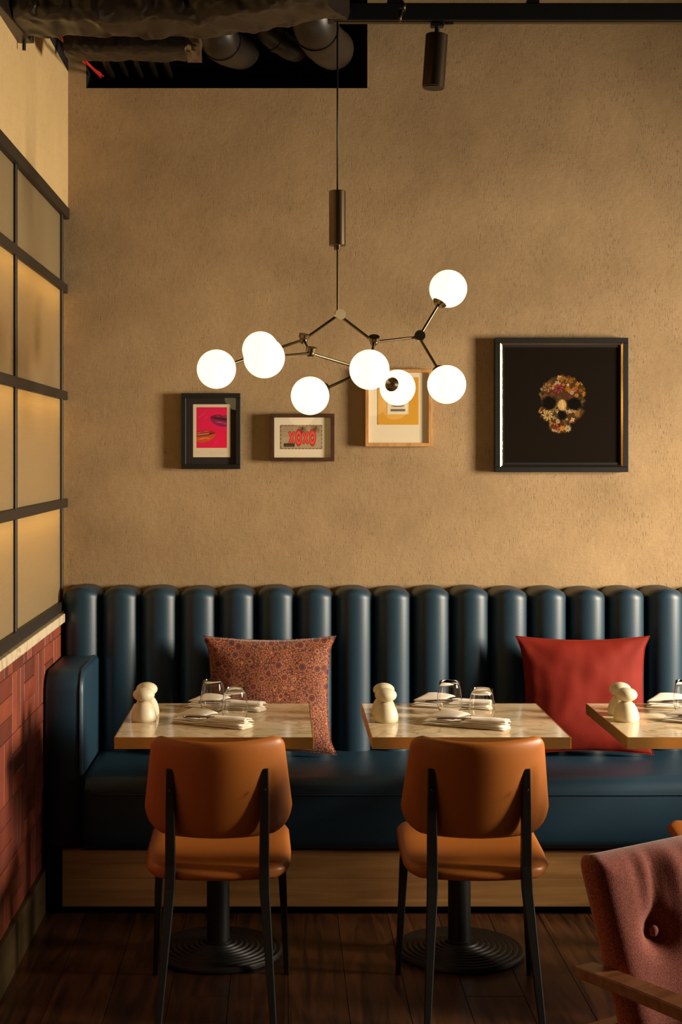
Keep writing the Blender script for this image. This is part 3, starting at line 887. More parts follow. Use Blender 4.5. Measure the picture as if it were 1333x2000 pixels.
obj('stem', rod(B(), at(660, 612, PD), at(660, 478, PD), 0.0042), M['bronze'], pend, smooth=40)
obj('collar', rod(B(), at(659.5, 488, PD), at(659.5, 479, PD), 0.011), M['bronze'], pend, smooth=40)
obj('canister', lathe(B(), [(0, 0), (0.0255, 0), (0.027, 0.0015), (0.027, (ct - cb).z - .0015), (0.0255, (ct - cb).z), (0, (ct - cb).z)], c=cb, n=36), M['bronze'], pend, smooth=35)
obj('cord', rod(B(), ct, Vector((ct.x, PD, 2.992)), 0.0028, n=8), M['black_metal'], pend, smooth=True)

# ------------------------------------------------------------------ ceiling track and spotlight
TZ0, TZ1 = 2.990, 3.046
tr = thing('ceiling_track', 'black lighting track running across the top of the picture', 'track', (0.15, PD, TZ1))
obj('rail', box(B(), (0.15, PD - 0.022, TZ0), (3.2, PD + 0.022, TZ1), 0.002, 1), M['black_metal'], tr)
obj('slot', box(B(), (0.17, PD - 0.008, TZ0 - 0.002), (3.19, PD + 0.008, TZ0)), M['bronze'], tr)
for x in (0.36, 0.807, 2.0, 3.0):
    hr = obj('hanger_rod', rod(B(), (x, PD, TZ1 + .010), (x, PD, ZC), 0.004, n=8), M['black_metal'], tr)
    obj('clamp', box(B(), (x - .02, PD - .02, TZ1), (x + .02, PD + .02, TZ1 + .012), .002, 1), M['black_metal'], hr)
sp = thing('track_spotlight', 'dark cylinder spotlight hanging tilted below the ceiling track', 'spotlight', at(852, 70, PD))
st, sb_ = at(854, 68, PD), at(847, 171, PD)
ax = (sb_ - st).normalized()
hd = obj('lamp_head', tube(B(), [st, st + ax * .001, sb_ - ax * .001, sb_], [.0345, .036, .036, .0345], 36), M['bronze'], sp, smooth=35)
obj('lens_ring', rod(B(), sb_ + ax * 0.0, sb_ + ax * .003, 0.033, n=30), M['black_metal'], hd, smooth=40)
obj('groove', tube(B(), [st + ax * .118, st + ax * .119], [.0362, .0362], 36), M['black_metal'], hd, smooth=35)
obj('stem', rod(B(), at(854, 70, PD), at(855, 46, PD), 0.008), M['black_metal'], sp, smooth=40)
obj('adapter', box(B(), at(842, 53, PD) + Vector((0, -.016, 0)), at(868, 45.5, PD) + Vector((0, .016, -.001)), .002, 1), M['black_metal'], sp)
kn = obj('knob', rod(B(), at(868, 46.5, PD), at(886, 46, PD), 0.004), M['bronze'], sp, smooth=40)

# ------------------------------------------------------------------ services under the ceiling (upper left)
def crumple(bm, amp, sc_, seed):
    for v in bm.verts:
        n = mnoise.noise_vector(Vector(v.co) * sc_ + Vector((seed, seed, seed)))
        n2 = mnoise.noise_vector(Vector(v.co) * sc_ * 2.7 + Vector((seed, 3, seed)))
        v.co += n * amp + n2 * amp * .5
    return bm
def box_path(bm, pts, w, h, seg=30, nside=8):
    """wrapped rectangular duct with soft corners swept along points (in plan), bottom at the points' z"""
    P = [Vector(p) for p in pts]; Ls = [0]
    for a, b_ in zip(P, P[1:]): Ls.append(Ls[-1] + (b_ - a).length)
    rings = []
    for i in range(seg + 1):
        s = Ls[-1] * i / seg
        k = max(j for j in range(len(P) - 1) if Ls[j] <= s + 1e-9)
        t_ = (s - Ls[k]) / (Ls[k + 1] - Ls[k]); c = P[k].lerp(P[k + 1], t_)
        d = (P[k + 1] - P[k]).normalized(); sd = Vector((-d.y, d.x, 0)).normalized()
        ring = []
        nn = nside * 4
        for q in range(nn):
            th = 2 * PI * q / nn; cs, sn = math.cos(th), math.sin(th)
            x_ = math.copysign(abs(cs) ** .35, cs) * w / 2; z_ = math.copysign(abs(sn) ** .35, sn) * h / 2
            ring.append(bm.verts.new(c + sd * x_ + Vector((0, 0, z_ + h / 2))))
        rings.append(ring)
    for a, c in zip(rings, rings[1:]):
        for q in range(len(a)): bm.faces.new((a[q], a[(q + 1) % len(a)], c[(q + 1) % len(a)], c[q]))
    bm.faces.new(rings[0][::-1]); bm.faces.new(rings[-1])
    return bm
def hangers(parent, pts, r=0.004):
    for (x, y, z) in pts: obj('hanger_rod', rod(B(), (x, y, z), (x, y, ZC), r, n=8), M['black_metal'], parent)
d1 = thing('wrapped_duct', 'large brown crumpled foil wrapped duct crossing the top left of the ceiling', 'duct', (-0.2, 4.45, 2.9))
obj('foil_wrap', crumple(box_path(B(), [(-0.80, 4.46, 2.905), (-0.24, 4.46, 2.900), (0.16, 4.30, 2.915)], 0.26, 0.26, 150, 24), 0.013, 13, 2.0), M['duct'], d1, smooth=50)
for x in (-.6, .05):
    obj('strap', box(B(), (x - .012, 4.30 if x < 0 else 4.19, 3.14), (x + .012, 4.60 if x < 0 else 4.50, 3.185), .002, 1), M['black_metal'], d1)
hangers(d1, [(-.6, 4.46, 3.17), (.05, 4.345, 3.17)])
d2 = thing('box_duct', 'flat box duct with pale foil taped end under the crumpled duct', 'duct', (-.45, 4.98, 3.02))
za = 1.6 + (888 - 98) * 4.9 / F_PX
obj('duct_body', crumple(box_path(B(), [(-0.735, 4.98, za), (-0.29, 4.98, za)], 0.16, 0.085, 80, 16), 0.005, 22, 5.0), M['duct'], d2, smooth=50)
obj('tape_end', crumple(box_path(B(), [(-0.325, 4.98, za - .003), (-0.278, 4.98, za - .003)], 0.166, 0.091, 20, 16), 0.006, 30, 8.0), M['foil'], d2, smooth=50)
hangers(d2, [(-.6, 4.98, za + .08), (-.38, 4.98, za + .08)])
def elbow(label, pts, r):
    t = thing('round_duct', label, 'duct', pts[-1])
    # smooth the centre line
    P = [Vector(p) for p in pts]; out = []
    for i in range(len(P) - 1):
        p0, p1, p2, p3 = P[max(i - 1, 0)], P[i], P[i + 1], P[min(i + 2, len(P) - 1)]
        for k in range(8):
            s = k / 8
            out.append(0.5 * ((2 * p1) + (-p0 + p2) * s + (2 * p0 - 5 * p1 + 4 * p2 - p3) * s * s + (-p0 + 3 * p1 - 3 * p2 + p3) * s ** 3))
    out.append(P[-1])
    obj('pipe', crumple(tube(B(), out, r, 28), 0.0015, 20, 3), M['duct_grey'], t, smooth=50)
    m = out[len(out) // 2]; dd = (out[len(out) // 2 + 1] - out[len(out) // 2 - 1]).normalized()
    obj('seam_band', tube(B(), [m - dd * .008, m + dd * .008], [r + .004, r + .004], 28), M['duct'], t, smooth=40)
    return t
elbow('dark grey round duct elbow beside the taped box duct', [at(425, -60, 5.25), at(425, 30, 5.25), at(428, 70, 5.28), at(440, 88, 5.38), at(462, 97, 5.50), at(472, 99, 5.60)], 0.070)
elbow('dark grey round duct elbow dropping behind the chandelier cord', [at(590, -120, 5.05), at(598, -20, 5.1), at(612, 40, 5.15), at(627, 74, 5.28), at(645, 92, 5.45), at(652, 96, 5.58)], 0.078)
elbow('slim dark round duct running diagonally between the two elbows', [at(500, 20, 5.42), at(524, 62, 5.44), at(560, 90, 5.50), at(578, 98, 5.58)], 0.045)
plab = ['thin dark pipe nearest the left wall running into the service opening', 'second thin dark pipe from the left wall running into the service opening',
        'third thin dark pipe from the left wall running into the service opening', 'fourth thin dark pipe from the left wall running into the service opening',
        'thin dark pipe nearest the round ducts running into the service opening']
for i in range(5):
    x = -0.675 + 0.058 * i; z = 3.105 + 0.008 * (i % 2)
    t = tag(obj('service_pipe', tube(B(), [(x, 4.65, z), (x, 5.4, z), (x, 6.15, z)], 0.013 - 0.0015 * (i % 3), 12), M['bronze'], loc=(x, 5.4, z), smooth=40), plab[i], 'pipe', 'service pipes in the ceiling')
pb = tag(obj('pipe_bracket', box(B(), (-.80, 5.36, 3.073), (-.40, 5.39, 3.089), .002, 1), M['black_metal'], loc=(-.6, 5.375, 3.08)), 'dark bracket bar carrying the thin pipes near the opening', 'bracket')
for x in (-.79, -.41):
    obj('hanger_rod', rod(B(), (x, 5.375, 3.08), (x, 5.375, ZC), .004, n=8), M['black_metal'], pb)
M['red_cable'] = simple('red_cable', lin(216, 44, 36), 0.45)
p0, p1, p2 = at(88, 40, 4.75), at(140, 97, 5.15), at(200, 150, 5.72)
cp = [p0.lerp(p1, k / 6) for k in range(6)] + [p1.lerp(p2, k / 8) for k in range(9)]
rc = thing('red_cable', 'bundle of red cables running along the corner above the left wall', 'cable', tuple(p0))
for k in range(3):
    obj('strand', tube(B(), [p + Vector((.006 * math.cos(k * 2.1 + i * .7), 0, 0.004 * math.sin(k * 2.1 + i * 1.7))) for i, p in enumerate(cp)], 0.0032, 8), M['red_cable'], rc, smooth=True)
obj('cable_tray', box(B(), (p0.x - .02, 4.72, p0.z + .06), (p0.x + .02, 4.76, ZC)), M['black_metal'], rc)
bmn = thing('support_beam', 'dark steel beam with a threaded stub in the top left corner', 'beam', tuple(at(20, 60, 4.45)))
e0, e1 = at(-60, -60, 4.0), at(48, 66, 4.62)
obj('channel', bar(B(), [e0, e1], [(.05, .06), (.05, .06)], up=Vector((0, 0, 1))), M['duct'], bmn)
obj('end_plate', box(B(), at(33, 80, 4.60) + Vector((0, -.02, 0)), at(64, 62, 4.60) + Vector((0, .03, 0)), .003, 1), M['black_metal'], bmn)
obj('threaded_stub', rod(B(), at(47, 98, 4.60), at(47, 76, 4.60), .006, n=10), M['black_metal'], bmn)
hangers(bmn, [(e1.x, e1.y - .05, e1.z)], .006)
elbow_cap = thing('hanging_connector', 'small dark connector hanging in front of the track beside the spotlight', 'connector', tuple(at(783, 20, 4.62)))
obj('hook', tube(B(), [at(784, -400, 4.62), at(784, 0, 4.62), at(788, 10, 4.62), at(786, 20, 4.62)], [.004, .006, .010, .012], 10), M['duct'], elbow_cap, smooth=True)
obj('pin', tube(B(), [at(785, 18, 4.62), at(782, 34, 4.62), at(782, 43, 4.62)], [.010, .005, .003], 10), M['bronze'], elbow_cap, smooth=True)

# ------------------------------------------------------------------ pictures on the wall
def rast(w, h, res, fn):
    """flat print: a grid of w x h metres painted by fn(X, Y) with X, Y in metres from the lower left corner"""
    nx, ny = max(2, int(w * res)), max(2, int(h * res))
    X, Y = np.meshgrid(np.linspace(0, w, nx + 1), np.linspace(0, h, ny + 1))
    c = np.zeros(X.shape + (3,)); fn(X, Y, c)
    c = np.clip(c, 0, 1); c = np.where(c <= .04045, c / 12.92, ((c + .055) / 1.055) ** 2.4)
    return nx, ny, X, Y, c
def print_obj(name, x0, z0, w, h, y, res, fn, parent, mat):
    nx, ny, X, Y, c = rast(w, h, res, fn)
    n = X.size
    co = np.stack([X.ravel() + x0, np.full(n, y), Y.ravel() + z0], 1) - np.array(wloc(parent))
    idx = np.arange(n).reshape(X.shape)
    q = np.stack([idx[:-1, :-1], idx[:-1, 1:], idx[1:, 1:], idx[1:, :-1]], -1).reshape(-1, 4)
    me = bpy.data.meshes.new(name); me.from_pydata(co.tolist(), [], q.tolist())
    at_ = me.color_attributes.new('Col', 'FLOAT_COLOR', 'POINT')
    at_.data.foreach_set('color', np.concatenate([c.reshape(-1, 3), np.ones((n, 1))], 1).astype(np.float32).ravel())
    me.materials.append(mat)
    return obj(name, me, None, parent)
def lay(c, mask, col):
    m = np.clip(mask, 0, 1)[..., None]
    c[:] = c * (1 - m) + np.array(col)[None, None, :] / 255.0 * m
def soft(d, e): return np.clip(0.5 - d / (2 * e), 0, 1)     # 1 inside where d < 0
def ell(X, Y, cx, cy, a, b_, rot=0):
    x, y = X - cx, Y - cy; cs, sn = math.cos(rot), math.sin(rot)
    u, v = (x * cs + y * sn) / a, (-x * sn + y * cs) / b_
    return (np.sqrt(u * u + v * v) - 1) * min(a, b_)
def seg(X, Y, x0, y0, x1, y1, r):
    dx, dy = x1 - x0, y1 - y0
    t_ = np.clip(((X - x0) * dx + (Y - y0) * dy) / (dx * dx + dy * dy), 0, 1)
    return np.hypot(X - x0 - t_ * dx, Y - y0 - t_ * dy) - r

PY = 5.668
def wpx(px, py, d=PY): p = at(px, py, d); return p.x, p.z
def frame(name, label, x0, x1, y0, y1, fw, depth, mat, glass=True):
    a, zt = wpx(x0, y0); b_, zb = wpx(x1, y1)
    t = thing(name, label, 'picture', ((a + b_) / 2, YB - .002, zb))
    yf = YB - 0.002 - depth
    for (l, h_) in (((a, zb), (b_, zb + fw)), ((a, zt - fw), (b_, zt)), ((a, zb + fw), (a + fw, zt - fw)), ((b_ - fw, zb + fw), (b_, zt - fw))):
        obj('frame_bar', box(B(), (l[0], yf, l[1]), (h_[0], YB - .002, h_[1]), .001, 1), mat, t)
    obj('backing', box(B(), (a + fw, YB - .008, zb + fw), (b_ - fw, YB - .003, zt - fw)), M['black_paint'], t)
    if glass: obj('glass_sheet', box(B(), (a + fw, yf + .0045, zb + fw), (b_ - fw, yf + .0060, zt - fw)), M['picture_glass'], t)
    return t, a + fw, b_ - fw, zb + fw, zt - fw, yf
# 1 lips print
t, a, b_, zb, zt, yf = frame('framed_print', 'black framed pink print of two glossy mouths, leftmost on the wall', 354, 470, 768, 916, .018, .030, M['black_metal'])
obj('dark_mat', box(B(), (a, yf + .012, zb), (b_, yf + .014, zt)), simple('black_mat_board', lin(34, 24, 20), .7), t)
def lips(X, Y, c):
    W_, H_ = X.max(), Y.max()
    c[:] = np.array((232, 216, 184)) / 255
    bx0, bx1, by0, by1 = .09 * W_, .91 * W_, .175 * H_, .945 * H_
    inb = soft(np.maximum(np.maximum(bx0 - X, X - bx1), np.maximum(by0 - Y, Y - by1)), .0004)
    p = np.zeros_like(c); p[:] = np.array((236, 14, 84)) / 255
    U, V = (X - bx0) / (bx1 - bx0), (Y - by0) / (by1 - by0)
    lay(p, np.clip((U - .2) * (1 - V), 0, 1) * .5, (255, 0, 60)); lay(p, np.clip(.5 - U, 0, 1) * V * .7, (200, 20, 70))
    def mouth(cx, cy, sx, sy, rot, up, low, dark, shine):
        cs, sn = math.cos(rot), math.sin(rot)
        x = ((U - cx) * cs + (V - cy) * 1.3 * sn) / sx; y = (-(U - cx) * sn + (V - cy) * 1.3 * cs) / sy
        e = np.clip(1 - x * x, 0, 1)
        top = 0.62 * e ** 0.7 * (1 - 0.22 * np.exp(-(x / .16) ** 2)) ; bot = -0.95 * e ** 0.6
        gap_t, gap_b = 0.16 * e, -0.10 * e
        lay(p, soft(np.maximum(y - top, gap_t - y), .05) * (np.abs(x) < 1), up)
        lay(p, soft(np.maximum(gap_b - 0 - (-y) * 0 + (y - gap_b) * 2 - gap_b, bot - y), .05) * (np.abs(x) < 1) * (y < gap_b + .04), low)
        lay(p, soft(np.maximum(y - gap_t, gap_b - y), .04) * (np.abs(x) < .97), dark)
        lay(p, soft(np.maximum(np.abs(y - .08) - .055 * e, np.abs(x + .05) - .5), .05) * (np.abs(x) < .9), shine[0])
        for (hx, hy, ha, hb) in ((-.15, -.42, .30, .07), (.3, -.5, .12, .06), (-.35, .36, .16, .05), (.25, .4, .2, .045)):
            lay(p, soft(ell(x, y, hx, hy, ha, hb, .1), .05) * .8, shine[1])
    mouth(.84, .70, .40, .24, -.15, (112, 10, 48), (146, 18, 82), (60, 4, 24), ((90, 8, 40), (224, 120, 150)))
    mouth(.24, .32, .40, .26, .14, (186, 32, 30), (214, 84, 30), (70, 10, 12), ((236, 212, 160), (252, 180, 112)))
    for (q, r_) in ((.12, .78), (.24, .84), (.3, .74), (.62, .12)): lay(p, soft(ell(U, V, q, r_, .07, .009, .7), .008) * .6, (250, 120, 130))
    m = inb[..., None]; c[:] = c * (1 - m) + p * m
    # pencilled signature
    xs_ = np.linspace(.45, .85, 16)
    for i in range(15):
        lay(c, soft(seg(X, Y, xs_[i] * W_, (.075 + .03 * math.sin(i * 2.3)) * H_, xs_[i + 1] * W_, (.075 + .03 * math.sin((i + 1) * 2.3)) * H_, .0002), .0003) * .5, (120, 100, 80))
    lay(c, soft(seg(X, Y, .1 * W_, .09 * H_, .15 * W_, .10 * H_, .0003), .0003) * .6, (120, 100, 80))
xa, z1 = wpx(377, 789.5); xb, z0 = wpx(450, 893)
print_obj('print', xa, z0, xb - xa, z1 - z0, yf + .0115, 900, lips, t, M['print'])
# 2 envelope
t, a, b_, zb, zt, yf = frame('framed_print', 'small brown framed envelope print lettered XOXO in red', 529, 654, 808, 901, .0145, .034, M['walnut'])
obj('mat_board', box(B(), (a, yf + .013, zb), (b_, yf + .016, zt)), M['paper'], t)
def env(X, Y, c):
    W_, H_ = X.max(), Y.max()
    c[:] = np.array((176, 152, 118)) / 255
    lay(c, (np.sin(X * 900) * np.sin(Y * 700) > .6) * .15, (120, 100, 80))
    lay(c, soft(Y - .5 * H_ + .0 * X, .02 * H_) * .25, (214, 190, 150))
    # red and dark dashes round the edge
    for k in range(12):
        xk = (k + .5) / 12 * W_
        for yk in (.02 * H_, .98 * H_):
            lay(c, soft(seg(X, Y, xk - .004, yk, xk + .004, yk, .0014), .0005), (96, 40, 34) if k % 2 else (60, 56, 58))
    for k in range(6):
        yk = (k + .5) / 6 * H_
        for xk in (.012 * W_, .988 * W_):
            lay(c, soft(seg(X, Y, xk, yk - .003, xk, yk + .003, .0012), .0005), (96, 40, 34) if k % 2 else (60, 56, 58))
    for k in range(5): lay(c, soft(seg(X, Y, .06 * W_, (.93 - .05 * k) * H_, (.30 - .02 * (k % 2)) * W_, (.93 - .05 * k) * H_, .0004), .0003) * .5, (90, 80, 70))
    # stamps with foliage
    for cx in (.52, .83):
        lay(c, soft(np.maximum(abs(X - cx * W_) - .11 * W_, abs(Y - .83 * H_) - .15 * H_), .0006), (150, 128, 92))
        for k in range(16):
            q = k * 2.4; lay(c, soft(ell(X, Y, (cx + .08 * math.cos(q) * (k / 16)) * W_, (.83 + .12 * math.sin(q) * (k / 16 + .2)) * H_, .0035, .0016, q), .0005), ((62, 52, 28), (96, 92, 44), (150, 60, 40), (36, 30, 22))[k % 4])
    # XOXO balloon letters
    R_ = .0068
    cy, hh = .47 * H_, .215 * H_
    for k, cx in enumerate((.27, .435, .60, .765)):
        x = cx * W_; w_ = .048 * W_
        if k % 2 == 0: d = np.minimum(seg(X, Y, x - w_, cy - hh, x + w_, cy + hh, R_ * .62), seg(X, Y, x - w_, cy + hh, x + w_, cy - hh, R_ * .62))
        else: d = np.abs(ell(X, Y, x, cy, w_ * 1.08, hh * 1.02)) - R_ * .62
        lay(c, soft(d - .0011, .0006), (120, 20, 16)); lay(c, soft(d, .0006), (226, 56, 44)); lay(c, soft(d + .0032, .0008) * .75, (250, 130, 104))
    lay(c, soft(np.maximum(abs(X - .21 * W_) - .13 * W_, abs(Y - .165 * H_) - .075 * H_), .0005), (50, 46, 38))
    for k in range(3): lay(c, soft(seg(X, Y, .11 * W_, (.13 + .035 * k) * H_, .30 * W_, (.13 + .035 * k) * H_, .0004), .0003) * .6, (150, 136, 108))
    for k in range(3): lay(c, soft(seg(X, Y, .5 * W_, (.11 + .05 * k) * H_, .86 * W_, (.11 + .05 * k) * H_, .0003), .0003) * .3, (110, 92, 72))
xa, z1 = wpx(548, 830); xb, z0 = wpx(630, 877)
print_obj('envelope', xa, z0, xb - xa, z1 - z0, yf + .0122, 1000, env, t, M['print'])
# 3 yellow print
t, a, b_, zb, zt, yf = frame('framed_print', 'pale wood framed yellow print half hidden behind the lit globes', 714, 844, 721, 872, .0135, .034, M['lightwood'])
obj('mat_board', box(B(), (a, yf + .013, zb), (b_, yf + .016, zt)), M['paper'], t)
xa, z1 = wpx(739, 737); xb, z0 = wpx(818.5, 829.5)
obj('yellow_sheet', box(B(), (xa, yf + .0115, z0), (xb, yf + .0128, z1)), simple('ochre_print', lin(222, 162, 44), .6, var=.05), t)
def card(X, Y, c):
    W_, H_ = X.max(), Y.max()
    c[:] = np.array((228, 214, 184)) / 255
    lay(c, soft(np.maximum(abs(X - .5 * W_) - .34 * W_, abs(Y - .18 * H_) - .05 * H_), .0005), (56, 50, 44))
    lay(c, soft(np.maximum(abs(X - .5 * W_) - .30 * W_, abs(Y - .58 * H_) - .26 * H_), .0005), (170, 150, 120))
    lay(c, soft(ell(X, Y, .5 * W_, .6 * H_, .012, .012), .0006), (120, 96, 70)); lay(c, soft(np.maximum(abs(X - .5 * W_) - .2 * W_, abs(Y - .36 * H_) - .03 * H_), .0005), (100, 84, 64))
xa, z1 = wpx(757, 765); xb, z0 = wpx(799, 809)
print_obj('card', xa, z0, xb - xa, z1 - z0, yf + .0108, 900, card, t, M['print'])
# 4 large dark print in a black and gold box frame
a, zt = wpx(967, 660); b_, zb = wpx(1227, 922)
t = thing('framed_print', 'large black framed dark print of a skull made of flowers', 'picture', ((a + b_) / 2, YB - .002, zb))
yf, fb, gw = YB - .044, .0205, .0075
for nm, p in (('left', 0), ('right', 1), ('bottom', 2), ('top', 3)):
    if p < 2:
        x0 = a if p == 0 else b_ - fb; lo_, hi_ = (x0, yf, zb + fb), (x0 + fb, YB - .002, zt - fb)
    else:
        z0 = zb if p == 2 else zt - fb; lo_, hi_ = (a, yf, z0), (b_, YB - .002, z0 + fb)
    fbar = obj('frame_bar', box(B(), lo_, hi_, .0015, 1), M['black_metal'], t)
    # sloping gold slip inside the bar
    bm = B(); s = .0038
    o0, o1, p0, p1 = a + fb, b_ - fb, zb + fb, zt - fb
    if p == 0: q = [(o0, yf + .002, p0), (o0, yf + .002, p1), (o0 + gw, yf + .002 + s, p1 - gw), (o0 + gw, yf + .002 + s, p0 + gw)]
    elif p == 1: q = [(o1, yf + .002, p1), (o1, yf + .002, p0), (o1 - gw, yf + .002 + s, p0 + gw), (o1 - gw, yf + .002 + s, p1 - gw)]
    elif p == 2: q = [(o1, yf + .002, p0), (o0, yf + .002, p0), (o0 + gw, yf + .002 + s, p0 + gw), (o1 - gw, yf + .002 + s, p0 + gw)]
    else: q = [(o0, yf + .002, p1), (o1, yf + .002, p1), (o1 - gw, yf + .002 + s, p1 - gw), (o0 + gw, yf + .002 + s, p1 - gw)]
    f_ = [bm.verts.new(v) for v in q]; g_ = [bm.verts.new((v[0], v[1] + .006, v[2])) for v in q]
    bm.faces.new(f_); bm.faces.new(g_[::-1])
    for k in range(4): bm.faces.new((f_[k], f_[(k + 1) % 4], g_[(k + 1) % 4], g_[k]))
    obj('gold_slip', bm, M['gold'] if p < 2 else M['bronze'], fbar)
def skull(X, Y, c):
    W_, H_ = X.max(), Y.max(); rs = np.random.RandomState(4)
    c[:] = np.array((26, 20, 15)) / 255
    k_ = W_ / 222.0      # one photographed pixel in metres
    def q(px, py): return (px - 986) * k_, H_ - (py - 674) * k_
    cx, cy = q(1099, 785)
    # silhouette: cranium + cheek + upper jaw
    x1, y1 = q(1100, 768); x2, y2 = q(1098, 800); x3, y3 = q(1096, 826)
    d = np.minimum(ell(X, Y, x1, y1, 44 * k_, 40 * k_), np.minimum(ell(X, Y, x2, y2, 42 * k_, 24 * k_), ell(X, Y, x3, y3, 20 * k_, 15 * k_)))
    hol = np.minimum.reduce([ell(X, Y, *q(1074, 782), 14 * k_, 13 * k_), ell(X, Y, *q(1123, 784), 14 * k_, 12 * k_), ell(X, Y, *q(1099, 806), 9 * k_, 10 * k_)])
    ang = np.arctan2(Y - cy, X - cx)
    d = d + 1.6 * k_ * np.sin(ang * 17 + 3 * np.sin(ang * 5)) 
    body = soft(d, 1.4 * k_)
    lay(c, body, (70, 48, 26))
    pal = [(168, 118, 66), (186, 122, 44), (140, 60, 56), (120, 112, 76), (206, 166, 108), (96, 66, 36), (84, 40, 32), (210, 176, 130), (150, 96, 50), (60, 58, 40)]
    for i in range(170):
        px, py = rs.uniform(1052, 1148), rs.uniform(726, 842)
        fx, fy = q(px, py); r = rs.uniform(2.2, 6.5) * k_; col = np.array(pal[rs.randint(len(pal))])
        if px > 1100 and py < 765 and rs.rand() < .6: col = np.array((190, 116, 34))
        if py > 795 and rs.rand() < .4: col = np.array((206, 170, 116))
        th = np.arctan2(Y - fy, X - fx); ph = rs.uniform(0, 6); npet = rs.randint(4, 7)
        dd = np.hypot(X - fx, Y - fy) - r * (0.75 + .25 * np.cos(npet * th + ph))
        lay(c, soft(dd, .5 * k_) * body, col * rs.uniform(.55, 1.0)); lay(c, soft(dd + r * .65, .5 * k_) * body, col * .45)
    # large blossoms
    for (px, py, r, col, n) in ((1092, 754, 10, (150, 62, 62), 7), (1071, 806, 11, (206, 168, 100), 9), (1099, 786, 8, (204, 164, 108), 4), (1091, 818, 5, (222, 188, 130), 5), (1110, 832, 7, (222, 190, 140), 8), (1086, 829, 6, (150, 60, 50), 5), (1118, 762, 5, (216, 186, 140), 5), (1070, 752, 9, (160, 116, 70), 6)):
        fx, fy = q(px, py); th = np.arctan2(Y - fy, X - fx); rr = np.hypot(X - fx, Y - fy)
        dd = rr - r * k_ * (0.85 + .15 * np.cos(n * th + px))
        shade = .72 + .28 * np.cos(n * th + px + rr / k_ * .8)
        m = soft(dd, .6 * k_); colr = np.array(col)[None, None, :] / 255 * shade[..., None]
        c[:] = c * (1 - m[..., None]) + colr * m[..., None]
        lay(c, soft(rr - r * .25 * k_, .5 * k_), np.array(col) * .45)
    lay(c, soft(hol + .8 * k_ * np.sin(ang * 23), 2.4 * k_), (18, 15, 13))
    lay(c, soft(ell(X, Y, *q(1099, 786), 8.5 * k_, 11 * k_), .8 * k_) * .85, (196, 156, 98)); lay(c, soft(seg(X, Y, *q(1099, 777), *q(1101, 793), .5 * k_), .5 * k_), (232, 204, 150))
    xs_ = np.linspace(1168, 1202, 20)
    for i in range(19):
        if 7 < i < 12: continue
        lay(c, soft(seg(X, Y, *q(xs_[i], 905 + 1.6 * math.sin(i * 2.1)), *q(xs_[i + 1], 905 + 1.6 * math.sin((i + 1) * 2.1)), .35 * k_), .4 * k_) * .8, (150, 136, 116))
lip = fb + gw
for (l, h_) in (((a + fb, zb + fb), (b_ - fb, zb + lip + .009)), ((a + fb, zt - lip - .009), (b_ - fb, zt - fb)), ((a + fb, zb + lip + .009), (a + lip + .009, zt - lip - .009)), ((b_ - lip - .009, zb + lip + .009), (b_ - fb, zt - lip - .009))):
    obj('inner_lip', box(B(), (l[0], yf + .0125, l[1]), (h_[0], yf + .0165, h_[1])), M['black_metal'], t)
gw += .009
print_obj('print', a + fb + gw, zb + fb + gw, b_ - a - 2 * (fb + gw), zt - zb - 2 * (fb + gw), yf + .016, 620, skull, t, M['print_gloss'])
obj('backing', box(B(), (a + fb, yf + .017, zb + fb), (b_ - fb, YB - .003, zt - fb)), M['black_paint'], t)

# ------------------------------------------------------------------ rose armchair in the foreground (right edge)
TH = math.radians(33)
ac = thing('armchair', 'rose tweed button tufted armchair with a wooden arm in the lower right corner', 'armchair', (0, 0, 0))
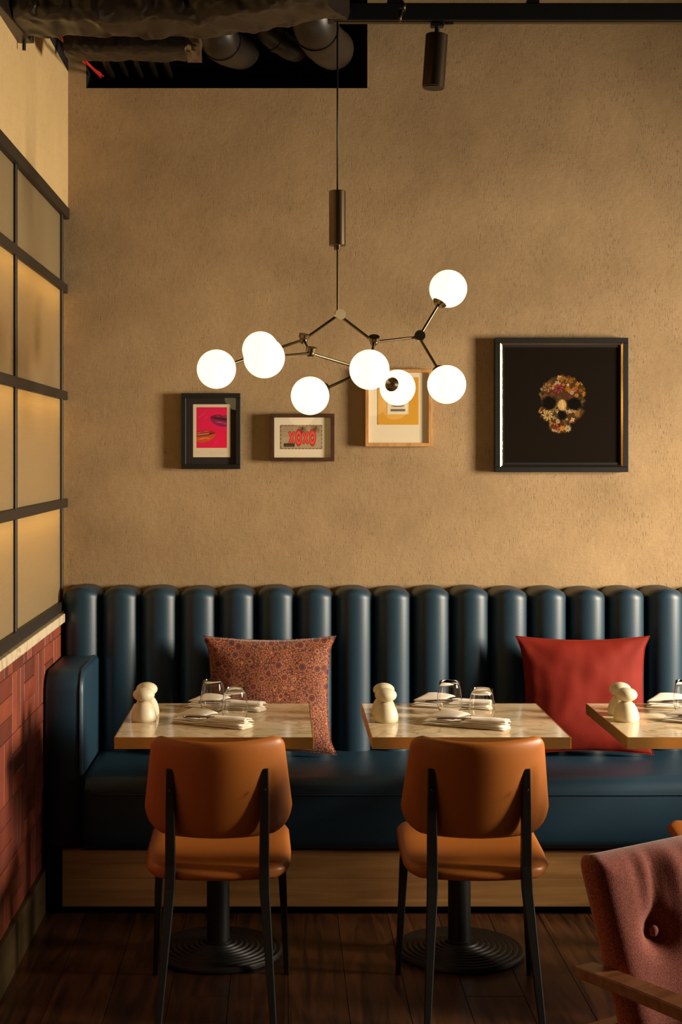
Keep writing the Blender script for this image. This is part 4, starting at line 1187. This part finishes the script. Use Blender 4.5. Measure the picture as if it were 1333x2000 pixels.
# local frame: x along the backrest, y to the back of the chair, origin on the floor under the backrest's middle
hw_ = 0.285
buttons = [(-0.155, 0.660), (0.0, 0.660), (0.155, 0.660)]
def a_out(u, v):
    r = .03; h = .165
    d = abs(v * h) - (h - r)
    return (u * (hw_ - 0.018 * (1 - (v + 1) / 2) - (0 if d <= 0 else r - math.sqrt(max(r * r - d * d, 0)))), v * h)
def a_th(u, v):
    e = max(abs(u), abs(v)); k = (1 - e ** 10) ** .5
    a, b__ = a_out(u, v); z = .645 + b__
    dent = sum(.030 * math.exp(-((a - bx) ** 2 + (z - bz_) ** 2) / .0011) for bx, bz_ in buttons)
    fold = sum(.009 * math.exp(-((a - bx - .02 * math.sin(9 * (z - bz_))) / .014) ** 2) * max(0, min(1, (z - bz_) / .05)) for bx, bz_ in buttons)
    fold += .004 * math.sin(a * 95) * max(0, v) * (1 if a > -.2 else 0)
    return ((.042 + .020 * math.cos(u * 4.6) * .5 + .004) * k - (dent + fold) * k, .040 * k)
def a_pl(a, b__, t_):
    z = .645 + b__
    return Vector((a, 0.19 * (b__ / .165) * .26 + .02 - .10 * (a / hw_) ** 2 * 0 - t_, z))
bk = obj('backrest', pad(B(), 60, 40, a_out, a_th, a_pl), M['tweed'], ac, smooth=True)
for bx, bz_ in buttons:
    obj('button', sphere(B(), a_pl(bx, bz_ - .645, .022), .011, 16, 10, (1, .6, 1)), M['tweed'], bk, smooth=True)
obj('seat', pad(B(), 24, 24, lambda u, v: (u * .27, v * .26), lambda u, v: ((.05 * (1 - max(abs(u), abs(v)) ** 8) ** .5), (.045 * (1 - max(abs(u), abs(v)) ** 8) ** .5)),
                lambda a, b__, t_: Vector((a, -.27 + b__, .385 + t_))), M['tweed'], ac, smooth=True)
for s in (-1, 1):
    am = obj('arm', bar(B(), [(s * .296, .052, .597), (s * .298, -.10, .600), (s * .310, -.46, .606), (s * .305, -.52, .602)], [(.050, .022), (.052, .024), (.056, .026), (.050, .022)], up=Vector((0, 0, 1))), M['armwood'], ac)
    obj('leg', bar(B(), [(s * .318, -.47, .592), (s * .312, -.48, .3), (s * .312, -.50, .002)], [(.036, .036), (.034, .034), (.022, .022)]), M['armwood'], ac)
    obj('leg', bar(B(), [(s * .245, .065, .47), (s * .245, .08, .3), (s * .245, .17, .002)], [(.036, .036), (.034, .034), (.022, .022)]), M['armwood'], ac)
obj('seat_rail', box(B(), (-.30, -.50, .30), (.30, -.02, .338), .004), M['armwood'], ac)
obj('back_rail', box(B(), (-.27, .045, .44), (.27, .08, .475), .004), M['armwood'], ac)
cx_, cy_ = 0.628 + hw_ * math.cos(TH), 2.80 + hw_ * math.sin(TH)
ac.location = (cx_, cy_, 0); ac.rotation_euler = (0, 0, TH)
